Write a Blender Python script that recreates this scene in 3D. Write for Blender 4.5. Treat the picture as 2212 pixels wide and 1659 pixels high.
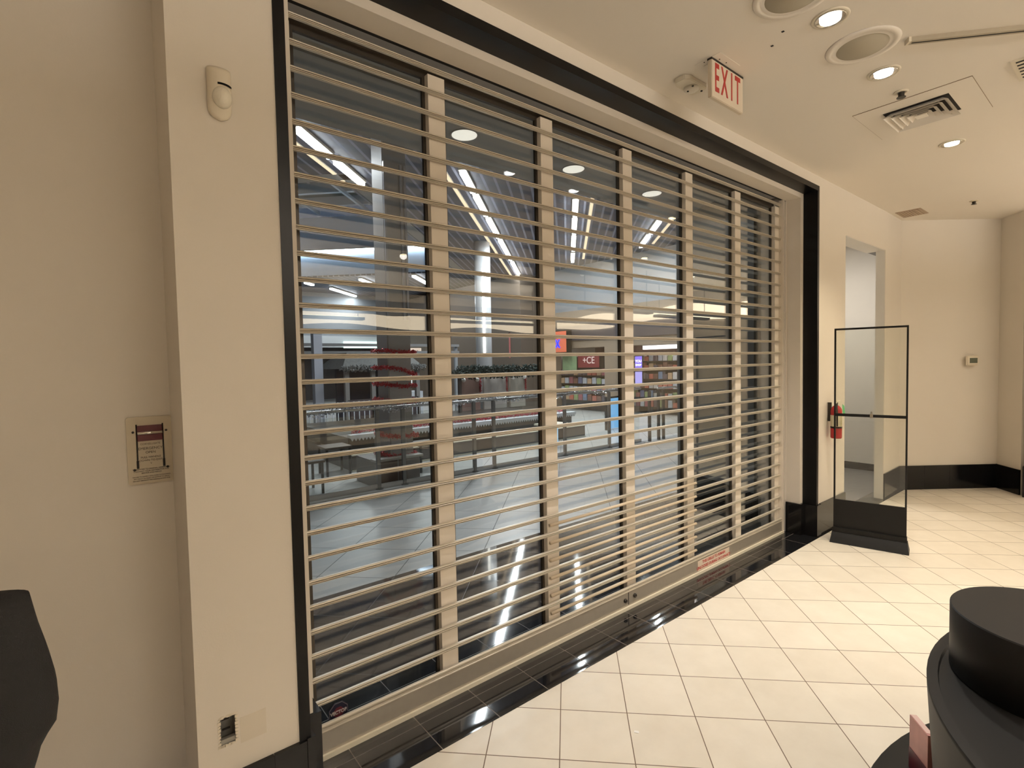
import bpy, bmesh, math, random
from mathutils import Vector, Matrix
random.seed(7)
S = bpy.context.scene
for o in list(bpy.data.objects): bpy.data.objects.remove(o, do_unlink=True)
COL = S.collection

# ---------------------------------------------------------------- camera, world, exposure
H = 1.6267
YAW, PIT, ROL, FPX = .677342, -.0411287, -.0199145, 1112.77
cam_d = bpy.data.cameras.new('camera'); cam = bpy.data.objects.new('camera', cam_d); COL.objects.link(cam)
fw = Vector((math.sin(YAW)*math.cos(PIT), math.cos(YAW)*math.cos(PIT), math.sin(PIT)))
rt = Vector((math.cos(YAW), -math.sin(YAW), 0)); up = rt.cross(fw)
r2 = rt*math.cos(ROL)+up*math.sin(ROL); u2 = -rt*math.sin(ROL)+up*math.cos(ROL)
cam.matrix_world = Matrix(((r2.x, u2.x, -fw.x, 0), (r2.y, u2.y, -fw.y, 0), (r2.z, u2.z, -fw.z, H), (0, 0, 0, 1)))
cam_d.sensor_width = 36; cam_d.lens = FPX/2212*36; cam_d.clip_start = .02; cam_d.clip_end = 200
S.camera = cam
w = bpy.data.worlds.new('world'); S.world = w; w.use_nodes = True
w.node_tree.nodes['Background'].inputs[0].default_value = (.10, .14, .22, 1)
w.node_tree.nodes['Background'].inputs[1].default_value = .5
S.view_settings.view_transform = 'Standard'; S.view_settings.look = 'None'
S.view_settings.exposure = 0.0; S.view_settings.gamma = 1; S.view_settings.use_curve_mapping = False
S.cycles.use_denoising = True
S.cycles.max_bounces = 10; S.cycles.diffuse_bounces = 6; S.cycles.transparent_max_bounces = 24
S.cycles.sample_clamp_indirect = 6

# lamp strengths
P_DOWN = 130      # store downlight (W)
P_COVE = 6.0     # lit wall cove of the store
P_STRIP = 16     # mall strip lights
P_FLOOR = 28     # added fill downlights, unseen behind the camera
P_UP = 105       # added uplights, unseen behind the camera, that brighten the ceiling
P_MALL = 34      # downward light of the mall strips, per metre
P_SIDE = 32      # side room lamp

# ---------------------------------------------------------------- helpers
def col(c): return (c[0], c[1], c[2], 1)
def mat(name, c, rough=.6, metal=0, spec=.5, emit=None, es=0, noise=0, nscale=8, bump=0, bscale=60, coat=0):
    m = bpy.data.materials.new(name); m.use_nodes = True; nt = m.node_tree; b = nt.nodes['Principled BSDF']
    b.inputs['Base Color'].default_value = col(c); b.inputs['Roughness'].default_value = rough
    b.inputs['Metallic'].default_value = metal; b.inputs['Specular IOR Level'].default_value = spec
    b.inputs['Coat Weight'].default_value = coat
    if emit: b.inputs['Emission Color'].default_value = col(emit); b.inputs['Emission Strength'].default_value = es
    if noise or bump: tc = nt.nodes.new('ShaderNodeTexCoord')
    if noise:
        n = nt.nodes.new('ShaderNodeTexNoise'); n.inputs['Scale'].default_value = nscale; n.inputs['Detail'].default_value = 5
        nt.links.new(tc.outputs['Object'], n.inputs['Vector'])
        mx = nt.nodes.new('ShaderNodeMix'); mx.data_type = 'RGBA'
        mx.inputs[6].default_value = col([v*(1-noise) for v in c]); mx.inputs[7].default_value = col([min(1, v*(1+noise)) for v in c])
        nt.links.new(n.outputs[0], mx.inputs[0]); nt.links.new(mx.outputs[2], b.inputs['Base Color'])
    if bump:
        n = nt.nodes.new('ShaderNodeTexNoise'); n.inputs['Scale'].default_value = bscale; n.inputs['Detail'].default_value = 3
        nt.links.new(tc.outputs['Object'], n.inputs['Vector'])
        bp = nt.nodes.new('ShaderNodeBump'); bp.inputs['Strength'].default_value = bump; bp.inputs['Distance'].default_value = .002
        nt.links.new(n.outputs[0], bp.inputs['Height']); nt.links.new(bp.outputs[0], b.inputs['Normal'])
    return m
def emis(name, c, s):
    m = bpy.data.materials.new(name); m.use_nodes = True; nt = m.node_tree; nt.nodes.clear()
    e = nt.nodes.new('ShaderNodeEmission'); o = nt.nodes.new('ShaderNodeOutputMaterial')
    e.inputs[0].default_value = col(c); e.inputs[1].default_value = s; nt.links.new(e.outputs[0], o.inputs[0]); return m
def glassm(name, tint=(1, 1, 1), base=.04, power=4, top=.9):
    m = bpy.data.materials.new(name); m.use_nodes = True; nt = m.node_tree; nt.nodes.clear()
    o = nt.nodes.new('ShaderNodeOutputMaterial'); t = nt.nodes.new('ShaderNodeBsdfTransparent'); g = nt.nodes.new('ShaderNodeBsdfGlossy')
    g.inputs['Roughness'].default_value = 0; g.inputs[0].default_value = (1, 1, 1, 1); t.inputs[0].default_value = col(tint)
    lw = nt.nodes.new('ShaderNodeLayerWeight'); lw.inputs[0].default_value = .5
    p = nt.nodes.new('ShaderNodeMath'); p.operation = 'POWER'; p.inputs[1].default_value = power
    a = nt.nodes.new('ShaderNodeMath'); a.operation = 'MULTIPLY_ADD'; a.inputs[1].default_value = top; a.inputs[2].default_value = base
    mx = nt.nodes.new('ShaderNodeMixShader')
    nt.links.new(lw.outputs['Facing'], p.inputs[0]); nt.links.new(p.outputs[0], a.inputs[0]); nt.links.new(a.outputs[0], mx.inputs[0])
    nt.links.new(t.outputs[0], mx.inputs[1]); nt.links.new(g.outputs[0], mx.inputs[2]); nt.links.new(mx.outputs[0], o.inputs[0]); return m
def tilem(name, c1, c2, grout, T, ox, oy, ang, gw, rough=.35, groutbump=True, mott=.08, mscale=6, spec=.5, T2=None):
    """square tiles of side T (T2), one joint crossing at (ox, oy), rotated by ang, in object space = world space"""
    m = bpy.data.materials.new(name); m.use_nodes = True; nt = m.node_tree; b = nt.nodes['Principled BSDF']; L = nt.links.new
    N = nt.nodes.new
    tc = N('ShaderNodeTexCoord'); mp = N('ShaderNodeMapping'); mp.vector_type = 'TEXTURE'
    mp.inputs['Location'].default_value = (ox, oy, 0); mp.inputs['Rotation'].default_value = (0, 0, ang)
    mp.inputs['Scale'].default_value = (T, T2 or T, 1)
    L(tc.outputs['Object'], mp.inputs['Vector'])
    sp = N('ShaderNodeSeparateXYZ'); L(mp.outputs[0], sp.inputs[0])
    def M(op, a, b_=None):
        n = N('ShaderNodeMath'); n.operation = op
        for i, v in enumerate((a, b_)):
            if v is None: continue
            if isinstance(v, (int, float)): n.inputs[i].default_value = v
            else: L(v, n.inputs[i])
        return n.outputs[0]
    d = []
    fl = []
    for k, tt in ((0, T), (1, T2 or T)):
        f = M('FLOOR', sp.outputs[k]); fl.append(f)
        fr = M('SUBTRACT', sp.outputs[k], f)
        d.append(M('MULTIPLY', M('MINIMUM', fr, M('SUBTRACT', 1.0, fr)), tt))
    dm = M('MINIMUM', d[0], d[1])
    isg = M('LESS_THAN', dm, gw/2)
    cb = N('ShaderNodeCombineXYZ'); L(fl[0], cb.inputs[0]); L(fl[1], cb.inputs[1])
    wn = N('ShaderNodeTexWhiteNoise'); L(cb.outputs[0], wn.inputs['Vector'])
    nz = N('ShaderNodeTexNoise'); nz.inputs['Scale'].default_value = mscale; nz.inputs['Detail'].default_value = 6; nz.inputs['Roughness'].default_value = .6
    ad = N('ShaderNodeVectorMath'); ad.operation = 'ADD'; L(tc.outputs['Object'], ad.inputs[0])
    sc = N('ShaderNodeVectorMath'); sc.operation = 'SCALE'; sc.inputs['Scale'].default_value = 13.7; L(cb.outputs[0], sc.inputs[0]); L(sc.outputs[0], ad.inputs[1])
    L(ad.outputs[0], nz.inputs['Vector'])
    fac = M('ADD', M('MULTIPLY', wn.outputs['Value'], .35), M('MULTIPLY', M('SUBTRACT', nz.outputs[0], .5), mott*12))
    fac = M('ADD', fac, .3)
    mx = N('ShaderNodeMix'); mx.data_type = 'RGBA'; mx.clamp_factor = True; mx.inputs[6].default_value = col(c1); mx.inputs[7].default_value = col(c2); L(fac, mx.inputs[0])
    m2 = N('ShaderNodeMix'); m2.data_type = 'RGBA'; m2.inputs[7].default_value = col(grout); L(mx.outputs[2], m2.inputs[6]); L(isg, m2.inputs[0])
    L(m2.outputs[2], b.inputs['Base Color'])
    rr = M('MULTIPLY_ADD', isg, .5); nt.nodes[-1].inputs[2].default_value = rough; L(rr, b.inputs['Roughness'])
    b.inputs['Specular IOR Level'].default_value = spec
    return m

def link(name, bm, m, parent=None, smooth=False):
    me = bpy.data.meshes.new(name); bm.normal_update(); bm.to_mesh(me); bm.free()
    for mm in (m if isinstance(m, (list, tuple)) else [m]): me.materials.append(mm)
    if smooth:
        for p in me.polygons: p.use_smooth = True
    o = bpy.data.objects.new(name, me); COL.objects.link(o)
    if parent: o.parent = parent
    return o
def bx(bm, x0, x1, y0, y1, z0, z1, mi=0, M=None):
    v = [Vector((x, y, z)) for z in (z0, z1) for y in (y0, y1) for x in (x0, x1)]
    if M: v = [M @ p for p in v]
    v = [bm.verts.new(p) for p in v]
    for f in ((0, 2, 3, 1), (4, 5, 7, 6), (0, 1, 5, 4), (2, 6, 7, 3), (0, 4, 6, 2), (1, 3, 7, 5)):
        fa = bm.faces.new([v[i] for i in f]); fa.material_index = mi
def poly(bm, pts, z0, z1, M=None):
    a = [bm.verts.new((M @ Vector((x, y, z0))) if M else (x, y, z0)) for x, y in pts]
    b = [bm.verts.new((M @ Vector((x, y, z1))) if M else (x, y, z1)) for x, y in pts]
    n = len(pts); bm.faces.new(a[::-1]); bm.faces.new(b)
    for i in range(n): bm.faces.new((a[i], a[(i+1) % n], b[(i+1) % n], b[i]))
def cyl(bm, c, r, h, n=32, ax='z', r2=None, M=None):
    r2 = r if r2 is None else r2
    def P(a, rr, t):
        x, y = rr*math.cos(a), rr*math.sin(a)
        p = {'z': (x, y, t), 'y': (x, t, y), 'x': (t, x, y)}[ax]
        p = Vector(p)+Vector(c); return M @ p if M else p
    A = [bm.verts.new(P(2*math.pi*i/n, r, 0)) for i in range(n)]; B = [bm.verts.new(P(2*math.pi*i/n, r2, h)) for i in range(n)]
    bm.faces.new(A[::-1]); bm.faces.new(B)
    for i in range(n): bm.faces.new((A[i], A[(i+1) % n], B[(i+1) % n], B[i]))
    bmesh.ops.recalc_face_normals(bm, faces=bm.faces[:])
def lathe(bm, c, prof, n=40, ax='z', M=None):
    rings = []
    for r, t in prof:
        ring = []
        for i in range(n):
            a = 2*math.pi*i/n; x, y = r*math.cos(a), r*math.sin(a)
            p = Vector({'z': (x, y, t), 'y': (x, t, y), 'x': (t, x, y)}[ax])+Vector(c)
            ring.append(bm.verts.new(M @ p if M else p))
        rings.append(ring)
    for k in range(len(rings)-1):
        for i in range(n): bm.faces.new((rings[k][i], rings[k][(i+1) % n], rings[k+1][(i+1) % n], rings[k+1][i]))
    bm.faces.new(rings[0][::-1]); bm.faces.new(rings[-1]); bmesh.ops.recalc_face_normals(bm, faces=bm.faces[:])
def tube(bm, pts, r, n=8):
    prev = None
    pts = [Vector(p) for p in pts]
    for k, p in enumerate(pts):
        d = (pts[min(k+1, len(pts)-1)]-pts[max(k-1, 0)]).normalized()
        a = d.orthogonal().normalized() if prev is None else (pa-d*pa.dot(d)).normalized()
        pa = a; b = d.cross(a)
        ring = [bm.verts.new(p+(a*math.cos(2*math.pi*i/n)+b*math.sin(2*math.pi*i/n))*r) for i in range(n)]
        if prev:
            for i in range(n): bm.faces.new((prev[i], prev[(i+1) % n], ring[(i+1) % n], ring[i]))
        else: bm.faces.new(ring[::-1])
        prev = ring
    bm.faces.new(prev); bmesh.ops.recalc_face_normals(bm, faces=bm.faces[:])
def box(name, x0, x1, y0, y1, z0, z1, m, parent=None, bev=0, M=None):
    bm = bmesh.new(); bx(bm, x0, x1, y0, y1, z0, z1, 0, M)
    if bev: bmesh.ops.bevel(bm, geom=bm.edges[:], offset=bev, segments=2, affect='EDGES', profile=.5)
    return link(name, bm, m, parent)
def struct(o): o['kind'] = 'structure'; return o
def tag(o, label, cat, group=None, kind=None):
    o['label'] = label; o['category'] = cat
    if group: o['group'] = group
    if kind: o['kind'] = kind
    return o
def thing(name, label, cat, loc=(0, 0, 0), rz=0, group=None):
    o = bpy.data.objects.new(name, None); COL.objects.link(o); o.location = loc; o.rotation_euler = (0, 0, rz); o.empty_display_size = .1
    return tag(o, label, cat, group)
def dup(o, parent=None):
    c = o.copy(); COL.objects.link(c); c.parent = parent
    for ch in [x for x in bpy.data.objects if x.parent == o]: dup(ch, c)
    return c
def text(name, s, size, m, parent, loc, rot, sx=1, align='CENTER', ext=.0006, bold=0):
    cu = bpy.data.curves.new(name, 'FONT'); cu.body = s; cu.size = size; cu.align_x = align; cu.align_y = 'CENTER'; cu.extrude = ext; cu.offset = bold
    t = bpy.data.objects.new(name, cu); COL.objects.link(t)
    dg = bpy.context.evaluated_depsgraph_get(); me = bpy.data.meshes.new_from_object(t.evaluated_get(dg))
    bpy.data.objects.remove(t, do_unlink=True); me.materials.clear(); me.materials.append(m)
    o = bpy.data.objects.new(name, me); COL.objects.link(o); o.location = loc; o.rotation_euler = rot; o.scale = (sx, 1, 1)
    if parent: o.parent = parent
    return o
def lamp(name, kind, loc, power, c, size=.1, rot=(0, 0, 0), parent=None, spot=None, blend=.6, sy=None):
    d = bpy.data.lights.new(name, kind); d.energy = power; d.color = c
    if kind == 'AREA':
        d.shape = 'DISK' if sy is None else 'RECTANGLE'; d.size = size
        if sy: d.size_y = sy
    else: d.shadow_soft_size = size
    if spot: d.spot_size = math.radians(spot); d.spot_blend = blend
    o = bpy.data.objects.new(name, d); COL.objects.link(o); o.location = loc; o.rotation_euler = rot
    if parent: o.parent = parent
    return o
FRONT = (math.pi/2, 0, 0)      # text standing up, read from -y

# ---------------------------------------------------------------- materials
WALL = mat('beige_paint', (.66, .615, .55), .75, noise=.025, nscale=2, bump=.12, bscale=180, spec=.25)
CEIL = mat('ceiling_paint', (.72, .67, .60), .8, noise=.02, nscale=1.5, spec=.2)
PATCH = mat('patch_paint', (.615, .56, .475), .8, noise=.04, nscale=9)
WHITEW = mat('side_room_white', (.72, .70, .66), .7, noise=.02)
BLACK = mat('gloss_black_trim', (.004, .004, .004), .35, spec=.2)
BTILE = tilem('black_border_tile', (.008, .0085, .01), (.012, .012, .014), (.13, .11, .095), .305, 1.072, 2.044, 0, .004, rough=.06, mott=.05, spec=.6)
BBASE = mat('black_base_tile', (.004, .004, .0045), .14, spec=.3)
TILE = tilem('cream_floor_tile', (.70, .64, .54), (.86, .80, .70), (.16, .11, .075), .305, 1.1939, 1.7058, -math.pi/4, .0042, rough=.34, mott=.1, mscale=5)
VTILE = tilem('brown_vestibule_tile', (.045, .038, .036), (.065, .055, .052), (.015, .013, .012), .6, 0, 1.06, math.pi/4, .006, rough=.05, mott=.04)
MTILE = tilem('pale_mall_tile', (.44, .44, .43), (.54, .54, .53), (.17, .17, .17), .6, 0, 1.06, math.pi/4, .007, rough=.32, mott=.05)
SLAT = mat('anodised_slat', (.52, .47, .39), .36, metal=.3, spec=.5)
ALU = mat('brushed_aluminium', (.40, .365, .31), .36, metal=.55, noise=.06, nscale=30)
ALUL = mat('bright_aluminium', (.80, .74, .60), .4, metal=.15)
STILE = mat('beige_stile', (.66, .60, .52), .6, noise=.03, bump=.1, bscale=300)
BRONZE = mat('dark_bronze', (.045, .036, .026), .45, metal=.3)
DARK = mat('dark_gap', (.012, .010, .009), .8)
GLASS = glassm('storefront_glass', (.93, .95, .95), base=.045, power=3.6)
GLASS2 = glassm('stand_glass', (.96, .97, .95), base=.05, power=3)
RED = mat('red_ink', (.42, .035, .03), .6)
REDX = mat('exit_red', (.36, .022, .016), .5)
OFFW = mat('offwhite_plastic', (.60, .52, .40), .5)
PALE = mat('pale_plastic', (.66, .60, .49), .4)
INK = mat('dark_ink', (.08, .06, .05), .7)
SCREW = mat('dark_screw', (.05, .045, .04), .4, metal=.8)
SATIN = mat('black_satin', (.009, .0085, .008), .5, spec=.22)
FABRIC = mat('black_fabric', (.006, .0055, .006), .85, bump=.5, bscale=400, noise=.2, nscale=5)
CHROME = mat('chrome_ring', (.8, .78, .74), .15, metal=1)
LAMPW = emis('lamp_cool_white', (1, .97, .95), 14)
LAMPY = emis('lamp_warm_white', (1, .86, .55), 9)
COVEM = emis('cove_warm', (1, .80, .55), P_COVE)
STRIPM = emis('strip_white', (.93, .97, 1), P_STRIP)
TRAYM = emis('strip_tray_warm', (1, .75, .5), 1.4)
OVALM = emis('oval_lamp', (1, .93, .80), 1.0)

# ---------------------------------------------------------------- the store shell
YW = 1.88; ZC = 3.22
fl = bmesh.new(); bx(fl, -5, 11, -7.6, 1.848, -.1, 0); bx(fl, 5.69, 6.87, 1.848, 2.06, -.1, -.001); struct(link('floor', fl, TILE))
b = bmesh.new(); bx(b, .2, 7.75, 1.848, 2.5, -.05, .0012); struct(link('floor', b, BTILE))
b = bmesh.new(); bx(b, 5.5, 8.6, 2.06, 3.5, -.1, .0015); struct(link('floor', b, mat('side_room_floor', (.16, .155, .16), .5, noise=.08)))
b = bmesh.new(); bx(b, -4, 9.5, 2.5, 3.64, -.1, 0); struct(link('floor', b, VTILE))
b = bmesh.new(); bx(b, -12, 22, 3.64, 30, -.1, 0); struct(link('floor', b, MTILE))
b = bmesh.new(); bx(b, -5, 11, -7.6, 2.6, ZC, ZC+.06); struct(link('ceiling', b, CEIL))

OX0, OX1, OZ1 = .508, 5.047, 3.134      # outer edge of the black surround
b = bmesh.new()
HX0, HX1, HZ0, HZ1 = .262, .311, .392, .487                          # hole for the electrical box
bx(b, .2, OX0, YW+.055, 2.35, 0, ZC)
bx(b, .2, HX0, YW, YW+.055, 0, ZC); bx(b, HX1, OX0, YW, YW+.055, 0, ZC); bx(b, HX0, HX1, YW, YW+.055, 0, HZ0); bx(b, HX0, HX1, YW, YW+.055, HZ1, ZC)
bx(b, OX0, OX1, YW, 2.35, OZ1, ZC)
bx(b, OX1, 5.685, YW, 2.06, 0, ZC); bx(b, 5.685, 6.87, YW, 2.06, 2.795, ZC); poly(b, [(6.87, YW), (7.5, 1.895), (7.5, 1.97), (6.87, 1.97)], 0, ZC)
bx(b, OX1, 5.685, 2.06, 2.42, 0, ZC)
wf = struct(link('wall_front', b, WALL))
YL = 2.225
struct(box('wall_left', -5, .2, YL, YL+.12, 0, ZC, WALL))
b = bmesh.new()
poly(b, [(7.5, 1.895), (8.43, 1.155), (8.15, .915), (8.3, .75), (8.75, 1.15), (7.9, 2.06), (7.5, 2.06)], 0, ZC)
struct(link('wall_right', b, WALL))

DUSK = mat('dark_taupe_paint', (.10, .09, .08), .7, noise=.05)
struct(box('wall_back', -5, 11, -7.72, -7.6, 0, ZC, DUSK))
struct(box('wall_side', -5.12, -5, -7.6, YL, 0, ZC, WALL))
b = bmesh.new(); bx(b, 8.3, 11, .65, .77, 0, ZC); bx(b, 11, 11.12, -7.6, .77, 0, ZC); struct(link('wall_right', b, WALL))
# side room beyond the doorway
b = bmesh.new()
bx(b, 5.5, 5.58, 2.42, 3.5, 0, 3.2); bx(b, 8.45, 8.57, 2.06, 3.5, 0, 3.2); bx(b, 5.5, 8.57, 3.5, 3.6, 0, 3.2)
bx(b, 5.685, 8.45, 2.06, 3.5, 3.2, 3.26); bx(b, 6.866, 6.8699, YW+.004, 1.97, 0, 2.795); bx(b, 5.6851, 6.866, YW+.004, 2.06, 2.79, 2.7949); struct(link('wall_side', b, WHITEW))
b = bmesh.new(); bx(b, 8.44, 8.45, 2.06, 3.5, .0015, .1); struct(link('baseboard_side', b, BBASE))
lt = thing('ceiling_panel_light', 'cool panel light in the small side room', 'light', (7.0, 2.85, 3.19))
box('frame', -.3, .3, -.3, .3, -.012, .005, PALE, lt); box('diffuser', -.27, .27, -.27, .27, -.016, -.011, emis('side_panel', (1, .93, .84), 2), lt)
lamp('panel_lamp', 'AREA', (0, 0, -.03), P_SIDE, (1, .92, .82), .5, parent=lt)

# perimeter light cove of the store (real light of the room, seen mirrored in the glass)
def wavy(name, L, M, phase):
    bm = bmesh.new(); n = 60; rows = []
    for i in range(n+1):
        t = i/n; x = t*L; a = .06*math.sin(x*1.6+phase); c = .05*math.sin(x*2.3+phase*2)
        rows.append([bm.verts.new(M @ Vector((x, y, z))) for y in (0, .04) for z in (2.58+a, 2.90+c)])
    for i in range(n):
        A, B = rows[i], rows[i+1]
        for q in ((0, 1), (1, 3), (3, 2), (2, 0)): bm.faces.new((A[q[0]], A[q[1]], B[q[1]], B[q[0]]))
    bm.faces.new((rows[0][0], rows[0][2], rows[0][3], rows[0][1])); bm.faces.new((rows[-1][0], rows[-1][1], rows[-1][3], rows[-1][2]))
    bmesh.ops.recalc_face_normals(bm, faces=bm.faces[:])
    return link(name, bm, COVEM)
a = wavy('light_cove', 14.5, Matrix.Translation((-4, -7.6, 0)), .5); tag(a, 'long wavy warm-lit panel high on the back wall of the store', 'light')
a = wavy('light_cove', 7.4, Matrix.Translation((11, -7, 0)) @ Matrix.Rotation(math.pi/2, 4, 'Z'), 2.1); tag(a, 'wavy warm-lit panel high on the far right wall of the store', 'light')

# black surround: 4 cm face, return, then the beige liner
b = bmesh.new(); f = .038; yL = 1.995
bx(b, OX0, OX0+f, YW-.004, yL, 0, OZ1); bx(b, OX1-f, OX1, YW-.004, yL, 0, OZ1); bx(b, OX0+f, OX1-f, YW-.004, yL, OZ1-.045, OZ1)
struct(link('trim_1', b, BLACK))
b = bmesh.new(); yg = 2.16; zt = OZ1-.045
bx(b, OX0, .592, yL, yg+.19, 0, zt); bx(b, 4.955, OX1, yL, yg+.19, 0, zt); bx(b, .592, 4.955, yL, 2.118, 3.047, zt)
bx(b, .592, 4.955, 2.118, 2.35, 3.10, OZ1)
struct(link('trim_2', b, STILE))
struct(box('trim_3', .592, 4.955, 2.119, 2.14, 3.049, 3.1, DARK))
# black tile baseboards and plinths
b = bmesh.new()
for x0, x1 in ((.2, .42), (.4215, .529)): bx(b, x0, x1, YW-.016, YW, .0012, .293)
struct(link('baseboard_left', b, BBASE))
b = bmesh.new()
bx(b, .531, .560, YW-.016, yL+.02, .0012, .30); bx(b, .545, .62, yL-.01, 2.112, .0012, .30)
struct(link('baseboard_left', b, BBASE))
b = bmesh.new()
bx(b, 4.936, 5.0, yL-.018, 2.112, .0012, .286); bx(b, 4.985, 5.075, YW-.020, yL-.018, .0012, .286)
struct(link('baseboard_right', b, BBASE))
b = bmesh.new()
bx(b, 5.076, 5.685, YW-.014, YW, .0012, .29)
poly(b, [(6.87, YW-.014), (7.17, YW-.008), (7.17, YW+.006), (6.87, YW)], .0012, .29); poly(b, [(7.172, YW-.008), (7.49, YW), (7.49, YW+.014), (7.172, YW+.006)], .0012, .29)
struct(link('baseboard_front', b, BBASE))
b = bmesh.new()
def baseseg(b, p, q, t=.014, h=.29):
    p = Vector(p); q = Vector(q); d = (q-p); L = d.length; d.normalize(); n = Vector((-d.y, d.x))*-1
    x = 0
    while x < L-.01:
        e = min(x+.303, L); a0 = p+d*x; a1 = p+d*e
        poly(b, [a0, a1, a1+n*t, a0+n*t], .0012, h); x += .305
baseseg(b, (7.49, 1.893), (8.43, 1.155)); baseseg(b, (8.43, 1.155), (8.15, .915))
bmesh.ops.recalc_face_normals(b, faces=b.faces[:]); struct(link('baseboard_right', b, BBASE))
b = bmesh.new(); baseseg(b, (8.3, .65), (11, .65)); bmesh.ops.recalc_face_normals(b, faces=b.faces[:]); struct(link('baseboard_side', b, BBASE))
# black cladding at the end of the right wall
bc = thing('black_column', 'black column at the very right edge of the photo', 'column', (8.19, .84, 0))
box('shaft', -.10, .14, -.16, .02, .35, ZC-.002, SATIN, bc, bev=.005); box('plinth', -.14, .16, -.19, .05, .002, .35, BBASE, bc, bev=.004)
b = bmesh.new(); lathe(b, (-.15, -.02, .50-.36), [(.001, -.02), (.014, -.012), (.016, 0), (.014, .012), (.001, .02)], 14); link('knob', b, CHROME, bc, True)

# ---------------------------------------------------------------- rolling grille
G = thing('rolling_grille', 'closed aluminium rolling grille across the wide store opening', 'grille', (2.77, 2.13, 0))
G0 = Vector((2.77, 2.13, 0))
def gl(bm): bmesh.ops.translate(bm, verts=bm.verts[:], vec=-G0)
def slat_bm(x0, x1, y0):
    # cross-section: two rounded beads with a groove between, web behind
    prof = [(0.0, .0125), (-.004, .0125), (-.0065, .0105), (-.0075, .007), (-.0065, .0035), (.002, .0026), (.002, .0004), (-.0065, -.0005), (-.0078, -.003), (-.0065, -.0055), (.001, -.0064), (.001, -.0080), (-.006, -.0086), (-.006, -.0112), (-.003, -.0125), (0.0, -.0125)]
    prof = [(y*1.2, z*.8) for y, z in prof]+[(.006, -.010), (.006, .010)]
    bm = bmesh.new(); A = [bm.verts.new((x0, y0+y, z)) for y, z in prof]; B = [bm.verts.new((x1, y0+y, z)) for y, z in prof]
    n = len(prof); bm.faces.new(A); bm.faces.new(B[::-1])
    for i in range(n): bm.faces.new((A[i], B[i], B[(i+1) % n], A[(i+1) % n]))
    bmesh.ops.recalc_face_normals(bm, faces=bm.faces[:]); return bm
bm = slat_bm(.625, 4.865, 2.135); gl(bm); s0 = link('slat', bm, SLAT, G)
s0.location.z = 3.001
for k in range(1, 28):
    c = s0.copy(); COL.objects.link(c); c.parent = G; c.location.z = 3.001-.1025*k
# spacer rods on the two middle doors
b = bmesh.new(); cyl(b, (1.975, 2.136, 0), .0095, 1.50, 14, 'x'); gl(b); r0 = link('spacer_rod', b, STILE, G, True); r0.location.z = .183
for k in range(1, 6):
    c = r0.copy(); COL.objects.link(c); c.parent = G; c.location.z = .183+.1025*k
r0.data.materials[0] = mat('plain_rod', (.58, .48, .35), .4)
# bottom bar
b = bmesh.new()
bx(b, .637, 4.90, 2.119, 2.15, .0, .122); gl(b); bb = link('bottom_bar', b, ALU, G)
b = bmesh.new(); bx(b, .637, 4.90, 2.108, 2.1189, .0015, .022); gl(b); link('bottom_lip', b, ALUL, bb)
b = bmesh.new(); cyl(b, (.637, 2.126, .137), .0095, 4.25, 12, 'x'); bx(b, .637, 4.887, 2.116, 2.14, .1215, .129); cyl(b, (.637, 2.120, .117), .006, 4.25, 10, 'x'); gl(b); link('ribbed_cap', b, SLAT, bb)
for X, Z in ((2.612, .066), (2.709, .074)):
    b = bmesh.new(); lathe(b, (X, 2.119, Z), [(.014, 0), (.0145, -.006), (.011, -.012), (.006, -.012), (.005, -.008)], 20, 'y'); gl(b); lk = link('lock_cylinder', b, SCREW, bb, True)
    b = bmesh.new(); bx(b, X-.001, X+.001, 2.108, 2.112, Z-.004, Z+.004); gl(b); link('keyhole', b, DARK, lk)
b = bmesh.new(); bx(b, 2.644, 2.649, 2.1175, 2.12, .03, .13); gl(b); link('bolt_slot', b, DARK, bb)
# side guides
b = bmesh.new(); bx(b, .606, .631, 2.118, 2.148, .31, 3.09); gl(b); link('side_guide', b, STILE, G)
b = bmesh.new(); bx(b, 4.875, 4.882, 2.112, 2.15, .002, 3.045); bx(b, 4.90, 4.906, 2.112, 2.15, .002, 3.045); bx(b, 4.945, 4.955, 2.118, 2.15, .3, 3.045); gl(b); link('side_guide', b, STILE, G)
b = bmesh.new(); bx(b, 4.882, 4.90, 2.14, 2.15, .13, 3.045); gl(b); link('guide_slot', b, DARK, G)
# sticker
b = bmesh.new(); bx(b, 3.466, 3.925, 2.1175, 2.1189, .028, .102); gl(b); st = link('warning_sticker', b, mat('sticker_white', (.66, .56, .46), .5), bb)
st['label'] = 'white sticker with two lines of red capitals'
text('lettering', 'THIS GRILLE TO REMAIN', .031, RED, st, Vector((3.695, 2.1172, .083))-G0, FRONT, .98, bold=.0006)
text('lettering', 'UNLOCKED DURING OCCUPANCY', .031, RED, st, Vector((3.695, 2.1172, .047))-G0, FRONT, .98, bold=.0006)

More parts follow.
